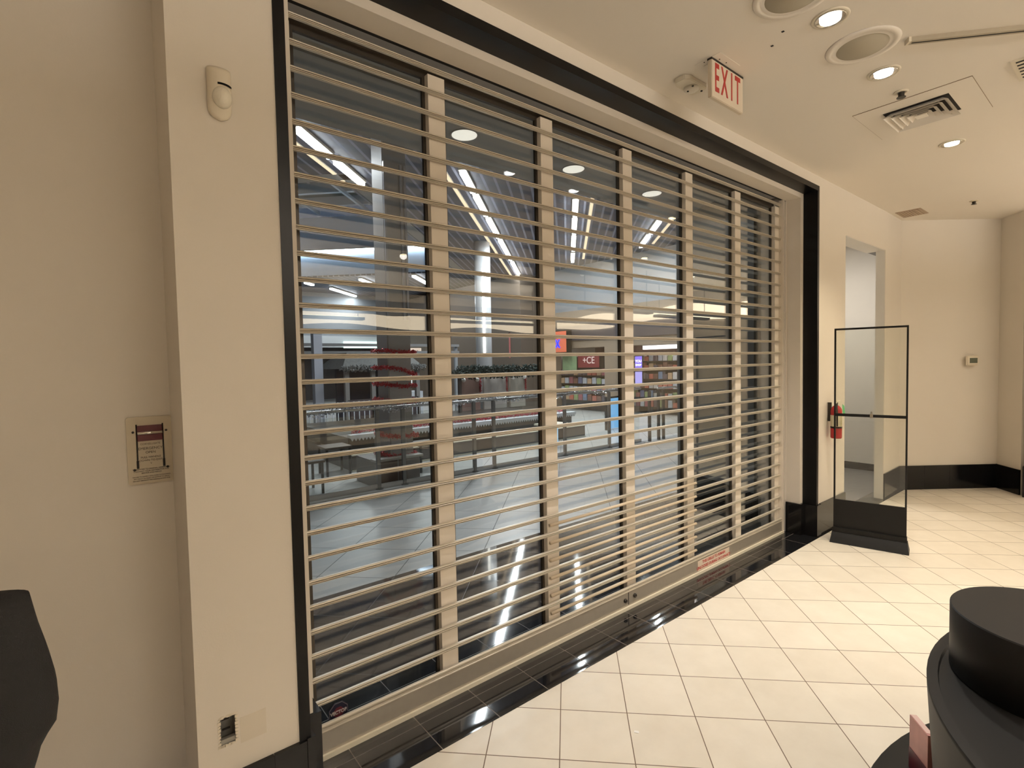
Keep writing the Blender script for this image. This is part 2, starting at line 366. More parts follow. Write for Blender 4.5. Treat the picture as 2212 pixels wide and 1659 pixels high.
# ---------------------------------------------------------------- glass doors behind the grille
order = ['left end', 'second from the left', 'third from the left, with grille rods before it', 'third from the right, with grille rods before it', 'second from the right', 'right end']
PIT_ = .7075; c0 = .597
dlab = ['leftmost tall glass door panel behind the grille, with an octagonal sticker', 'second glass door panel from the left behind the grille',
        'third glass door panel from the left, left half of the rodded pair', 'fourth glass door panel from the left, right half of the rodded pair',
        'fifth glass door panel from the left, mostly grey with reflections', 'rightmost narrow-looking glass door panel beside the right jamb']
for k in range(6):
    xa = c0+PIT_*k; xb = xa+PIT_
    D = thing('glass_door_panel', dlab[k], 'glass door', (xa, 2.18, 0), group='glass door panels behind the grille')
    w_ = .045
    bm = bmesh.new(); bx(bm, PIT_-w_, PIT_+w_, -.03, .0, .004, 2.985); stl = link('stile', bm, STILE, D)
    if k == 0: bm = bmesh.new(); bx(bm, -w_+.05, w_, -.03, .0, .004, 2.985); link('stile', bm, STILE, D)
    bm = bmesh.new()
    bx(bm, .0455, w_+.022, .001, .018, .004, 3.04); bx(bm, PIT_-w_-.013, PIT_-.0005, .001, .018, .004, 3.04)
    bx(bm, w_+.022, PIT_-w_-.013, .001, .018, 2.975, 3.04); bx(bm, w_+.022, PIT_-w_-.013, .001, .018, .004, .075)
    bx(bm, -.0, w_, .001, .018, .004, 3.04)
    link('door_frame', bm, BRONZE, D)
    bm = bmesh.new(); bx(bm, w_+.022, PIT_-w_-.013, .011, .017, .075, 2.975); pn = link('pane', bm, GLASS, D)
    if k == 0:
        # octagonal VECTOR sticker on the glass
        R = .047; cx_, cz_ = .757-xa, .125
        def octo(r, y0, y1, m, name, par):
            bm = bmesh.new(); pts = [(r*math.cos(math.pi/8+i*math.pi/4), r*math.sin(math.pi/8+i*math.pi/4)) for i in range(8)]
            Mx = Matrix.Translation((cx_, 0, cz_)) @ Matrix.Rotation(math.pi/2, 4, 'X'); poly(bm, pts, -y1, -y0, Mx)
            bmesh.ops.recalc_face_normals(bm, faces=bm.faces[:]); return link(name, bm, m, par)
        s1 = octo(R, .0098, .0108, mat('sticker_navy', (.012, .012, .028), .4), 'security_sticker', D)
        octo(R*.93, .0094, .0097, mat('sticker_line', (.22, .2, .2), .4), 'border', s1); octo(R*.89, .0089, .0093, mat('sticker_navy2', (.010, .010, .024), .4), 'field', s1)
        octo(R*.5, .0084, .0088, mat('sticker_maroon', (.10, .012, .02), .5), 'emblem', s1)
        text('lettering', 'VECTOR', .021, mat('sticker_grey', (.45, .42, .40), .5), s1, (cx_, .0078, cz_), FRONT, .92, bold=.0008)
        text('lettering', 'SECURITY', .009, mat('sticker_grey2', (.3, .28, .28), .5), s1, (cx_, .0078, cz_-.026), FRONT, 1)

# ---------------------------------------------------------------- small things on the left walls
E = thing('emergency_open_plate', 'white emergency pull plate with a dark red handle on the left wall', 'wall plate', (.136, YL-.001, 1.345))
s_ = 1.0
b = bmesh.new(); hw, hh = .0665, .118
pts = []
for cx_, cz_, a0 in ((hw-.008, hh-.008, 0), (-hw+.008, hh-.008, 90), (-hw+.008, -hh+.008, 180), (hw-.008, -hh+.008, 270)):
    for j in range(4): a = math.radians(a0+j*30); pts.append((cx_+.008*math.cos(a), cz_+.008*math.sin(a)))
poly(b, pts, -.0, .009, Matrix.Rotation(math.pi/2, 4, 'X')); bmesh.ops.recalc_face_normals(b, faces=b.faces[:])
pl = link('plate', b, mat('plate_paint', (.52, .455, .345), .5), E)
b = bmesh.new(); bx(b, -.038, .038, -.0115, -.0092, .033, .088); link('window', b, mat('maroon', (.075, .006, .010), .35), E)['label'] = 'dark red window behind the handle'
b = bmesh.new(); cyl(b, (-.036, -.016, .0615), .0055, .072, 14, 'x'); link('handle', b, CHROME, E, True)
for sx in (-1, 1):
    b = bmesh.new()
    bx(b, sx*.038-.0022, sx*.038+.0022, -.0115, -.0092, -.035, .092); bx(b, sx*.038-.0035, sx*.038+.0035, -.0115, -.0092, -.062, -.035)
    link('slot', b, DARK, E)
for sx in (-1, 1):
    for z in (.066, -.066):
        b = bmesh.new(); lathe(b, (sx*.048, -.009, z), [(.0042, 0), (.0038, -.0025), (.001, -.0032)], 12, 'y'); link('screw', b, SCREW, E, True)
y_ = -.0096
for s, z, sz in (('CORNELLGATE', .022, .0085), ('EMERGENCY', .006, .0125), ('OPEN', -.008, .0115), ('PULL HANDLE', -.025, .0092), ('DOWN TO EXIT', -.036, .0092)):
    text('lettering', s, sz, INK, E, (.0, y_, z), FRONT)
text('arrow', 'V', .008, INK, E, (0, y_, -.047), FRONT)
for s, z in (('TO RESTORE TO NORMAL OPERATION', -.066), ('CONTACT YOUR DISTRIBUTOR FOR', -.073), ('SERVICE AND REPAIR', -.080), ('FAILURE TO COMPLY WITH THESE INSTRUCTIONS', -.092), ('MAY RESULT IN INJURY OR DAMAGE TO GRILLE', -.099), ('DO NOT OBSTRUCT THE OPENING AT ANY TIME', -.106)):
    text('lettering', s, .0062 if z > -.085 else .0048, INK, E, (.0, y_, z), FRONT)

# motion sensor
Mo = thing('motion_sensor', 'white motion sensor high on the wall left of the grille', 'sensor', (.338, YW, 2.50))
b = bmesh.new(); n = 14; pr_ = []
rows = []
for z in [i/20 for i in range(21)]:
    zz = -.085+.155*z
    wv = .034*min(1, math.sqrt(max(.02, 1-max(0, (.22-z)/.22)**2)))
    dp = .012+.026*min(1, z*2.2)*(1 if z < .9 else 1-(z-.9)*4)
    rows.append((zz, wv, dp))
R_ = []
for zz, wv, dp in rows:
    R_.append([b.verts.new((-wv*math.cos(math.pi*i/n), -.002-dp*math.sin(math.pi*i/n)**.7, zz)) for i in range(n+1)])
for i in range(len(R_)-1):
    for j in range(n): b.faces.new((R_[i][j], R_[i][j+1], R_[i+1][j+1], R_[i+1][j]))
    b.faces.new((R_[i][0], R_[i+1][0], R_[i+1][n], R_[i][n]))
b.faces.new(R_[0]); b.faces.new(R_[-1][::-1]); bmesh.ops.recalc_face_normals(b, faces=b.faces[:]); link('housing', b, PALE, Mo, True)
b = bmesh.new(); bmesh.ops.create_uvsphere(b, u_segments=20, v_segments=14, radius=1)
bmesh.ops.transform(b, matrix=Matrix.Translation((.004, -.028, -.022)) @ Matrix.Diagonal((.0285, .028, .033, 1)), verts=b.verts[:]); link('lens', b, mat('lens_white', (.70, .66, .56), .25, bump=.4, bscale=200), Mo, True)['label'] = 'faceted round lens'
b = bmesh.new()
q0 = None
for j in range(11):
    a = math.radians(-58+j*11.6+90); p = Vector((.004+.033*math.cos(a), -.010-.0315*math.sin(a), .019-.000*j)); q = p+Vector((0, 0, -.0065))
    v0, v1 = b.verts.new(p), b.verts.new(q)
    if q0: b.faces.new((q0[0], v0, v1, q0[1]))
    q0 = (v0, v1)
bmesh.ops.solidify(b, geom=b.faces[:], thickness=.002); link('black_band', b, BLACK, Mo)

# electric box in the wall hole and the paint patch
O = thing('outlet_box', 'empty grey electrical box in a ragged hole low on the wall', 'electrical box', (.2865, YW+.03, .44))
GREY = mat('galvanised', (.16, .155, .14), .5, metal=.4, noise=.35, nscale=40)
b = bmesh.new(); bx(b, -.0235, .0235, .018, .0205, -.046, .046); bx(b, -.0235, -.0215, -.028, .018, -.046, .046); bx(b, .0215, .0235, -.028, .018, -.046, .046)
bx(b, -.0215, .0215, -.028, .018, -.046, -.044); bx(b, -.0215, .0215, -.028, .018, .044, .046); link('metal_box', b, GREY, O)
b = bmesh.new(); bx(b, -.0215, .0215, -.026, -.012, -.044, -.029); link('mounting_tab', b, mat('galv_light', (.3, .29, .26), .5, metal=.4), O)
b = bmesh.new(); bx(b, -.012, .010, .012, .018, .012, .018); link('knockout', b, DARK, O)
b = bmesh.new(); bx(b, -.010, .013, .012, .018, -.022, -.018); link('knockout', b, DARK, O)
b = bmesh.new(); random.seed(3)
for i in range(34):
    t = i/34*4; s = int(t); u = t-s
    x, z = [(.025-.05*u, .048), (-.025, .048-.096*u), (-.025+.05*u, -.048), (.025, -.048+.096*u)][s]
    r = .002+.003*random.random(); bx(b, x-r, x+r, -.032, -.0296, z-r, z+r)
link('plaster_edge', b, mat('plaster', (.68, .62, .52), .9), O)
tag(box('wall_patch', .322, .402, YW-.0007, YW, .378, .465, PATCH), 'faint yellowish painted-over square beside the open electrical box', 'paint patch')

# ---------------------------------------------------------------- store ceiling fittings
def downlight(loc, m, c, power, label, tilt=0, spot=105):
    D = thing('downlight', label, 'ceiling light', loc, group='recessed downlights in the store ceiling')
    b = bmesh.new(); lathe(b, (0, 0, 0), [(.062, 0), (.064, -.004), (.078, -.006), (.080, -.001), (.080, .0)], 40); link('trim_ring', b, PALE, D, True)
    b = bmesh.new(); lathe(b, (0, 0, 0), [(.046, -.004), (.060, -.0075), (.064, -.0085), (.0655, -.006), (.064, -.004)], 40); link('reflector', b, CHROME, D, True)
    b = bmesh.new(); lathe(b, (0, 0, 0), [(.045, -.0045), (.043, -.012), (.02, -.016), (.001, -.0165)], 32); link('bulb', b, m, D, True)
    lamp('bulb_light', 'SPOT', (0, 0, -.03), power, c, .05, parent=D, spot=spot, blend=.8)
    return D
downlight((2.758, .982, ZC), LAMPW, (1, .94, .86), P_DOWN, 'bright white recessed downlight nearest the exit sign')
downlight((3.523, .982, ZC), LAMPW, (1, .94, .86), P_DOWN, 'bright white recessed downlight between the round speaker and the air vent')
downlight((5.102, .982, ZC), LAMPY, (1, .85, .58), P_DOWN*.9, 'yellowish recessed downlight beyond the air vent', spot=100)
for X, Y in ((1.4, -1.8), (3.5, -2.4), (6.8, -2.0), (9.0, -1.2), (6.7, -.6)):  # added downlights out of view, extra fill for the room
    downlight((X, Y, ZC), LAMPY, (1, .93, .84), P_FLOOR*(1.3 if X < 4 else .6), 'added unseen fill downlight over the sales floor behind the camera', spot=165)
for (X, Y, r, lab) in ((3.136, .968, .165, 'round ceiling speaker between two bright downlights'), (2.45, 1.02, .165, 'round ceiling speaker cut by the top edge of the photo')):
    D = thing('ceiling_speaker', lab, 'speaker', (X, Y, ZC), group='round ceiling speakers')
    b = bmesh.new(); lathe(b, (0, 0, 0), [(r, 0), (r-.004, -.006), (r-.03, -.008), (r-.034, -.003), (r-.045, -.010), (r-.052, -.006)], 56); link('rim', b, CEIL, D, True)
    b = bmesh.new(); lathe(b, (0, 0, 0), [(r-.050, -.0055), (r-.052, -.0085), (.001, -.009)], 48); link('speaker_grille', b, mat('speaker_mesh', (.40, .36, .28), .8, bump=.6, bscale=500), D, True)
for i, (X, Y, L) in enumerate(((1.0, -2.6, 2.0), (2.6, -4.6, 2.4), (6.6, -4.4, 2.4), (9.3, -1.6, 1.8), (6.9, -1.3, 1.8))):  # added hanging uplights out of view, there to lift the ceiling brightness
    D = thing('fill_uplight', 'added hanging uplight behind the camera, fill for the ceiling', 'fill light', (X, Y, 0), 0, 'added uplights behind the camera')
    box('shade', -L/2, L/2, -.07, .07, 2.45, 2.50, SATIN, D); box('diffuser', -L/2+.02, L/2-.02, -.06, .06, 2.5005, 2.51, LAMPY, D)
    for x in (-L/2+.1, L/2-.1): box('cord', x-.004, x+.004, -.004, .004, 2.51, ZC, SATIN, D)
    lamp('uplight', 'AREA', (0, 0, 2.53), P_UP*(2.5 if X < 4 else .55), (1, .93, .84), L, (math.pi, 0, 0), D, sy=.12)
# exit sign
X0 = thing('exit_sign', 'white exit sign with red letters hanging from the ceiling', 'sign', (2.757, 1.5, ZC))
b = bmesh.new(); bx(b, -.165, .165, -.012, .012, -.205, -.004); bmesh.ops.bevel(b, geom=b.edges[:], offset=.003, segments=2, affect='EDGES'); link('panel', b, mat('sign_white', (.60, .52, .41), .45), X0)
b = bmesh.new(); bx(b, -.166, .166, -.0135, .0135, -.012, -.002); link('top_rail', b, SCREW, X0)
b = bmesh.new(); bx(b, -.12, .12, .013, .06, -.004, 0); bx(b, -.165, .04, -.06, .09, -.0015, 0); link('mounting_plate', b, CEIL, X0)
for i, (ch, x) in enumerate((('E', -.114), ('X', -.036), ('I', .040), ('T', .104))):
    text('lettering', ch, .208, REDX, X0, (x, -.0125, -.103), FRONT, .46, bold=.0035)
for x, y in ((-.10, .03), (-.03, .035), (-.02, .05), (-.06, -.035), (.0, -.04)):
    b = bmesh.new(); cyl(b, (x-.05, y+.01, -.003), .0035, .003, 8); link('screw_hole', b, DARK, X0)
# small emergency lamp head beside it
Q = thing('emergency_lamp_head', 'small white angled fitting on the ceiling left of the exit sign', 'emergency light', (2.72, 1.70, ZC))
b = bmesh.new(); poly(b, [(-.10, -.03), (-.06, -.05), (.10, -.05), (.12, 0), (.10, .05), (-.06, .05), (-.10, .03)], -.028, 0); bmesh.ops.bevel(b, geom=b.edges[:], offset=.004, segments=2, affect='EDGES'); link('body', b, PALE, Q)
b = bmesh.new(); lathe(b, (.02, 0, -.028), [(.042, 0), (.040, -.012), (.030, -.020), (.001, -.022)], 28); link('lens_cap', b, mat('lens_cap', (.72, .68, .60), .3), Q, True)
for x, y in ((-.03, -.02), (.06, -.02), (.0, .03)):
    b = bmesh.new(); cyl(b, (x, y-.02, -.052), .006, .004, 10); link('vent_hole', b, DARK, Q)
for x, y in ((2.682, 1.165), (2.758, 1.251)):
    tag(box('screw_hole', x-.006, x+.006, y-.006, y+.006, ZC-.0015, ZC, DARK), 'small dark hole in the ceiling, ' + ('nearer the first downlight' if y < 1.2 else 'nearer the exit sign'), 'hole')
# sprinkler heads
for (X, Y, lab) in ((3.862, .985, 'dark sprinkler head between the second downlight and the air vent'), (7.206, 1.2, 'dark sprinkler head near the far right wall')):
    D = thing('sprinkler_head', lab, 'sprinkler', (X, Y, ZC))
    b = bmesh.new(); lathe(b, (0, 0, 0), [(.038, 0), (.036, -.006), (.018, -.008), (.017, -.002)], 24); link('escutcheon', b, PALE if X < 5 else OFFW, D, True)
    b = bmesh.new(); cyl(b, (0, 0, -.03), .016, .03, 14); cyl(b, (0, 0, -.036), .024, .003, 16); bx(b, -.018, .018, -.003, .003, -.034, -.01); link('nozzle', b, SCREW, D)
# supply air diffuser: concentric louvres on a lay-in panel
V = thing('air_diffuser', 'square white air diffuser with stepped louvres in the store ceiling', 'vent', (4.28, .98, ZC))
Mv = Matrix.Rotation(math.radians(-2), 4, 'Z')
def ringf(b, a0, b0, a1, b1, z0, z1):
    A = [b.verts.new((sx*a0, sy*b0, z0)) for sx, sy in ((-1, -1), (1, -1), (1, 1), (-1, 1))]; B = [b.verts.new((sx*a1, sy*b1, z1)) for sx, sy in ((-1, -1), (1, -1), (1, 1), (-1, 1))]
    for i in range(4): b.faces.new((A[i], A[(i+1) % 4], B[(i+1) % 4], B[i]))
b = bmesh.new(); ringf(b, .30, .30, .17, .17, -.004, -.004); ringf(b, .30, .30, .30, .30, -.004, 0); bmesh.ops.recalc_face_normals(b, faces=b.faces[:]); link('panel', b, CEIL, V)
b = bmesh.new(); bx(b, -.17, .17, -.17, .17, -.0015, -.0005); link('duct_void', b, DARK, V)
for k, a in enumerate((.168, .133, .098, .063)):
    b = bmesh.new(); ringf(b, a, a, a-.034, a-.034, -.034, -.003); link('louvre', b, CEIL, V)
b = bmesh.new(); bx(b, -.030, .030, -.030, .030, -.034, -.030); link('centre_plate', b, CEIL, V)
b = bmesh.new(); bx(b, -.302, .302, -.302, -.299, -.003, 0); bx(b, -.302, .302, .299, .302, -.003, 0); bx(b, -.302, -.299, -.299, .299, -.003, 0); bx(b, .299, .302, -.299, .299, -.003, 0); link('panel_gap', b, mat('gap_brown', (.22, .16, .10), .8), V)
# return grille near the corner
V = thing('return_grille', 'small taupe square grille in the ceiling near the far corner', 'vent', (7.2, 1.725, ZC))
b = bmesh.new(); bx(b, -.165, .165, -.115, .115, -.004, 0)
link('frame', b, mat('taupe', (.36, .27, .20), .6), V)
for i in range(9):
    b = bmesh.new(); bx(b, -.15, .15, -.10+i*.0235, -.10+i*.0235+.010, -.008, -.004); link('slat', b, mat('taupe2', (.40, .31, .23), .6), V)
# track with bulkhead and the partly visible vent at the right edge
V = thing('ceiling_track', 'thin grey lighting track on the ceiling at the upper right', 'track', (3.26, .80, ZC), math.atan2(.422-.789, 3.573-3.241))
b = bmesh.new(); bx(b, 0, 1.4, -.017, .017, -.022, 0); link('rail', b, mat('track_grey', (.38, .33, .25), .5), V)
b = bmesh.new(); bx(b, .01, 1.4, -.004, .004, -.023, -.0219); link('slot', b, DARK, V)
b = bmesh.new(); bx(b, -.012, 0, -.019, .019, -.024, 0); link('end_cap', b, PALE, V)
V = thing('slotted_vent', 'slotted dark vent cut off by the right edge of the photo', 'vent', (4.12, .40, ZC))
b = bmesh.new(); bx(b, -.16, .16, -.12, .12, -.008, 0); link('frame', b, PALE, V)
for i in range(6):
    b = bmesh.new(); bx(b, -.14+i*.047, -.14+i*.047+.016, -.10, .10, -.0095, -.008); link('slot', b, DARK, V)

# ---------------------------------------------------------------- thermostat, extinguisher, stand
ang = math.atan2(1.155-1.895, 8.43-7.5)
T = thing('thermostat', 'small white thermostat with a dark screen on the far right wall', 'thermostat', (8.128, 1.355, 1.545), ang)
b = bmesh.new(); bx(b, -.075, .075, -.026, -.001, -.062, .062); bmesh.ops.bevel(b, geom=b.edges[:], offset=.012, segments=3, affect='EDGES'); link('case', b, PALE, T)
b = bmesh.new(); bx(b, -.040, .052, -.0275, -.026, -.030, .030); link('screen', b, mat('lcd', (.09, .10, .07), .3), T)
F = thing('fire_extinguisher', 'red fire extinguisher with a green tag hung on the wall by the glass stand', 'fire extinguisher', (5.27, 1.81, .875)); F.scale = (.82, .82, .96)
b = bmesh.new(); lathe(b, (0, 0, 0), [(.050, 0), (.055, .006), (.056, .012), (.056, .26), (.050, .285), (.034, .305), (.020, .315)], 30); link('cylinder', b, mat('extinguisher_red', (.36, .008, .012), .25), F, True)
b = bmesh.new(); lathe(b, (0, 0, 0), [(.0565, .115), (.0568, .116), (.0568, .222), (.0565, .223)], 30); lb = link('label_sleeve', b, mat('label_cream', (.60, .55, .40), .6), F, True)
b = bmesh.new()
for i in range(6): bx(b, -.030, -.004, -.0585, -.0565, .13+i*.015, .134+i*.015)
link('lettering', b, mat('label_ochre', (.35, .30, .05), .6), lb)
b = bmesh.new(); lathe(b, (0, 0, 0), [(.0575, .098), (.058, .10), (.058, .112), (.0575, .114)], 30); link('strap', b, BLACK, F, True)
b = bmesh.new(); cyl(b, (0, 0, .312), .016, .03, 16); link('valve', b, SCREW, F, True)
b = bmesh.new(); bx(b, -.010, .085, -.010, .010, .352, .360); bx(b, -.008, .075, -.008, .008, .334, .340); cyl(b, (-.02, 0, .335), .013, .014, 14); link('lever', b, ALUL, F)
b = bmesh.new(); tube(b, [(-.01, -.01, .33), (-.04, -.02, .325), (-.058, -.025, .29), (-.060, -.03, .22), (-.058, -.03, .12)], .008, 10); link('hose', b, SATIN, F, True)
b = bmesh.new(); poly(b, [(.0, .33), (.055, .31), (.09, .235), (.10, .215), (.03, .21), (.01, .27)], .058, .0595, Matrix.Rotation(math.pi/2, 4, 'X')); bmesh.ops.recalc_face_normals(b, faces=b.faces[:]); link('inspection_tag', b, mat('tag_green', (.08, .42, .16), .6), F)
b = bmesh.new(); bx(b, -.012, .012, .05, .084, .16, .34); link('bracket', b, SCREW, F)

pa = math.atan2(1.262-1.752, 5.135-5.028)
P = thing('glass_display_stand', 'tall black-framed glass stand with a black base beside the opening', 'display stand', (5.03, 1.745, 0), pa)
W = .515
def bar(b, x0, x1, z0, z1, t=.009): bx(b, x0, x1, -t, t, z0, z1)
b = bmesh.new(); bar(b, 0, .013, .10, 1.868); link('post', b, SATIN, P)
b = bmesh.new(); bar(b, W-.013, W, .10, 1.868); link('post', b, SATIN, P)
b = bmesh.new(); bar(b, .013, W-.013, 1.852, 1.868); link('top_bar', b, SATIN, P)
b = bmesh.new(); bar(b, .013, W-.013, 1.105, 1.128, .010); cb = link('cross_bar', b, SATIN, P)
b = bmesh.new(); bx(b, .26, .282, -.016, .012, 1.100, 1.135); cyl(b, (.271, -.016, 1.135), .006, .02, 10); link('lock', b, CHROME, cb)
b = bmesh.new(); bx(b, .013, W-.013, -.002, .002, .37, 1.105); link('glass_pane', b, GLASS2, P)
b = bmesh.new(); bx(b, .013, W-.013, -.002, .002, 1.128, 1.852); link('glass_pane', b, GLASS2, P)
b = bmesh.new(); bar(b, .013, W-.013, .10, .37, .008); link('kick_panel', b, SATIN, P)
b = bmesh.new()
A = [(-.010, -.05), (W+.010, -.05), (W+.010, .05), (-.010, .05)]; 
bx(b, -.004, W+.004, -.028, .028, .085, .125)
v = [b.verts.new(p) for p in ((-.02, -.085, .001), (W+.02, -.085, .001), (W+.02, .085, .001), (-.02, .085, .001), (-.012, -.06, .05), (W+.012, -.06, .05), (W+.012, .06, .05), (-.012, .06, .05), (-.008, -.04, .086), (W+.008, -.04, .086), (W+.008, .04, .086), (-.008, .04, .086))]
for o_ in (0, 4):
    for i in range(4): b.faces.new((v[o_+i], v[o_+(i+1) % 4], v[o_+4+(i+1) % 4], v[o_+4+i]))
b.faces.new(v[:4][::-1]); b.faces.new(v[8:]); bmesh.ops.recalc_face_normals(b, faces=b.faces[:]); link('base', b, SATIN, P)

# ---------------------------------------------------------------- round black display tables, pink box, black cloth
R1 = thing('round_display_table', 'large round black display table with a chipped rim at the lower right', 'table', (2.27, -.54, 0))
b = bmesh.new(); lathe(b, (0, 0, 0), [(.97, .10), (.985, .3), (1.003, .585), (1.003, .60), (.975, .601), (.972, .588), (.001, .588)], 96); link('drum', b, SATIN, R1, True)
for f in R1.children: 
    for p in f.data.polygons: p.use_smooth = abs(p.normal.z) < .5
b = bmesh.new(); cyl(b, (-.07, -.10, .0015), 1.265, .0985, 96); link('base', b, SATIN, R1)
b = bmesh.new()
a = math.radians(141); bx(b, .99*math.cos(a)-.008, .99*math.cos(a)+.008, .99*math.sin(a)-.006, .99*math.sin(a)+.002, .5985, .6016)
link('chipped_edge', b, mat('bare_board', (.42, .36, .27), .9), R1)
b = bmesh.new(); lathe(b, (0, 0, 0), [(.259, .0), (.262, .004), (.262, .208), (.259, .2115), (.001, .212)], 72)
o = link('display_riser', b, SATIN, None, True); o.location = (2.26, .156, .5885)
for p in o.data.polygons: p.use_smooth = abs(p.normal.z) < .5
tag(o, 'smaller black round riser standing on the black display table', 'riser')
PK = thing('pink_box', 'pink marbled box wedged beside the round black table', 'box', (2.285, .536, .100), math.atan2(-.65, -.76))
pm = mat('pink_marble', (.62, .30, .28), .35, noise=.35, nscale=14)
b = bmesh.new(); bx(b, 0, .11, 0, .022, 0, .20); link('carton', b, pm, PK)
b = bmesh.new(); bx(b, -.001, .111, -.0015, -.0002, 0, .08); link('burgundy_band', b, mat('burgundy', (.10, .006, .02), .4), PK)
b = bmesh.new(); bx(b, .002, .10, .002, .020, .20, .2015); link('plastic_film', b, mat('film', (.78, .55, .50), .12, bump=1, bscale=60), PK)
# cloth
K = thing('draped_black_cloth', 'black cloth hanging at the lower left edge of the photo', 'cloth', (-.20, 1.45, 0))
b = bmesh.new(); nu, nv = 26, 22
sil = [(1.172, -.128), (1.11, -.118), (1.05, -.105), (.985, -.094), (.93, -.092), (.885, -.098), (.85, -.122), (.80, -.135), (.77, -.155), (.72, -.165), (.6, -.2)]
def edge(z):
    for (z0, x0), (z1, x1) in zip(sil, sil[1:]):
        if z <= z0 and z >= z1: return x0+(x1-x0)*(z0-z)/(z0-z1)
    return sil[-1][1]
rows = []
for i in range(nu+1):
    z = 1.172-(1.172-.6)*i/nu; xr = edge(z)+.20; xl = -.38-.04*math.sin(z*9)
    row = []
    for j in range(nv*2):
        t = j/(nv*2)*2*math.pi; xm, hw2 = (xl+xr)/2, (xr-xl)/2
        fold = 1+.22*math.sin(t*7+z*6)*min(1, i/4)
        row.append(b.verts.new((xm+hw2*math.cos(t), .085*math.sin(t)*fold*(.5+.8*i/nu), z+.012*math.sin(t*1.0)*(i == 0))))
    rows.append(row)
m_ = nv*2
for i in range(nu):
    for j in range(m_): b.faces.new((rows[i][j], rows[i][(j+1) % m_], rows[i+1][(j+1) % m_], rows[i+1][j]))
b.faces.new(rows[0]); b.faces.new(rows[-1][::-1]); bmesh.ops.recalc_face_normals(b, faces=b.faces[:]); link('fabric', b, FABRIC, K, True)
b = bmesh.new(); cyl(b, (-.15, 0, .02), .014, 1.13, 12); cyl(b, (-.15, 0, 0), .15, .02, 28); link('stand', b, SATIN, K)
# scraps on the floor
for i, (x, y, s, m) in enumerate(((2.0, 1.62, .010, ALUL),)):
    pass
b = bmesh.new(); bx(b, -.007, .007, -.010, .010, 0, .0012); o = link('paper_scrap', b, mat('scrap', (.85, .83, .80), .7)); o.location = (1.775, 1.385, .0002); o.rotation_euler = (0, 0, .6)
tag(o, 'tiny white paper scrap on the cream floor tiles', 'scrap')

# ================================================================ the mall beyond the glass
DGREY = mat('mall_grey_paint', (.30, .295, .285), .7, noise=.08, nscale=2)
BGREY = mat('mall_bluegrey', (.22, .235, .25), .6)
PURP = tilem('slatted_ceiling', (.045, .045, .065), (.055, .055, .078), (.26, .265, .32), 500, 250, 250, math.pi/4, .045, rough=.5, mott=.02, T2=.20)
nt_ = PURP.node_tree
DBROWN = mat('dark_wood', (.055, .042, .036), .35, noise=.3, nscale=5)
BROWN = mat('brown_laminate', (.10, .07, .055), .35, noise=.15)
TAN = mat('tan_fascia', (.19, .145, .10), .6, noise=.06)
CONC = mat('grey_column', (.36, .345, .34), .55, noise=.04)
STEEL = mat('rail_steel', (.42, .42, .42), .3, metal=.8)
SNOW = mat('snow_trim', (.72, .76, .82), .6)
TINSEL = mat('red_tinsel', (.45, .01, .025), .3, metal=.2)
GREEN = mat('fir_garland', (.010, .022, .018), .8)
# vestibule soffit and lease-line beam
b = bmesh.new(); bx(b, -4, 9.5, 2.42, 3.64, 3.30, 3.38); bx(b, -4, 9.5, 3.60, 3.64, 3.38, 4.80); bx(b, -4, 9.5, 2.35, 2.42, 3.0, 3.38); struct(link('ceiling', b, DGREY))
struct(box('wall_left', -4.1, -4, 2.35, 3.64, 0, 3.3, DGREY)); 
b = bmesh.new(); bx(b, -4, .5, 2.352, 2.42, 0, 3.3); bx(b, 5.685, 9.5, 3.60, 3.64, 0, 3.3); struct(link('wall_front', b, DGREY))
# splayed glossy side wall of the entrance
SPL = mat('dark_gloss_panel', (.17, .165, .155), .15, spec=.6, coat=.3)
b = bmesh.new(); poly(b, [(4.96, 2.421), (5.46, 3.599), (5.60, 3.599), (5.60, 2.421)], .30, 3.299); bmesh.ops.recalc_face_normals(b, faces=b.faces[:]); struct(link('wall_right', b, SPL))
b = bmesh.new(); poly(b, [(4.93, 2.421), (5.44, 3.599), (5.60, 3.599), (5.60, 2.421)], .001, .2995); bmesh.ops.recalc_face_normals(b, faces=b.faces[:]); struct(link('baseboard_right', b, BBASE))
for i, X in enumerate((2.165, 3.30, 4.42)):
    D = thing('vestibule_downlight', ['leftmost', 'middle', 'rightmost'][i]+' of three round flat lamps in the soffit beyond the glass', 'ceiling light', (X, 3.19, 3.30), group='round lamps in the soffit outside')
    b = bmesh.new(); lathe(b, (0, 0, 0), [(.102, 0), (.106, -.004), (.098, -.006), (.094, -.002)], 40); link('trim_ring', b, DGREY, D, True)
    b = bmesh.new(); cyl(b, (0, 0, -.0035), .093, .003, 40); link('lens', b, OVALM, D)
    lamp('lens_light', 'AREA', (0, 0, -.02), 2.5, (1, .9, .75), .18, parent=D)
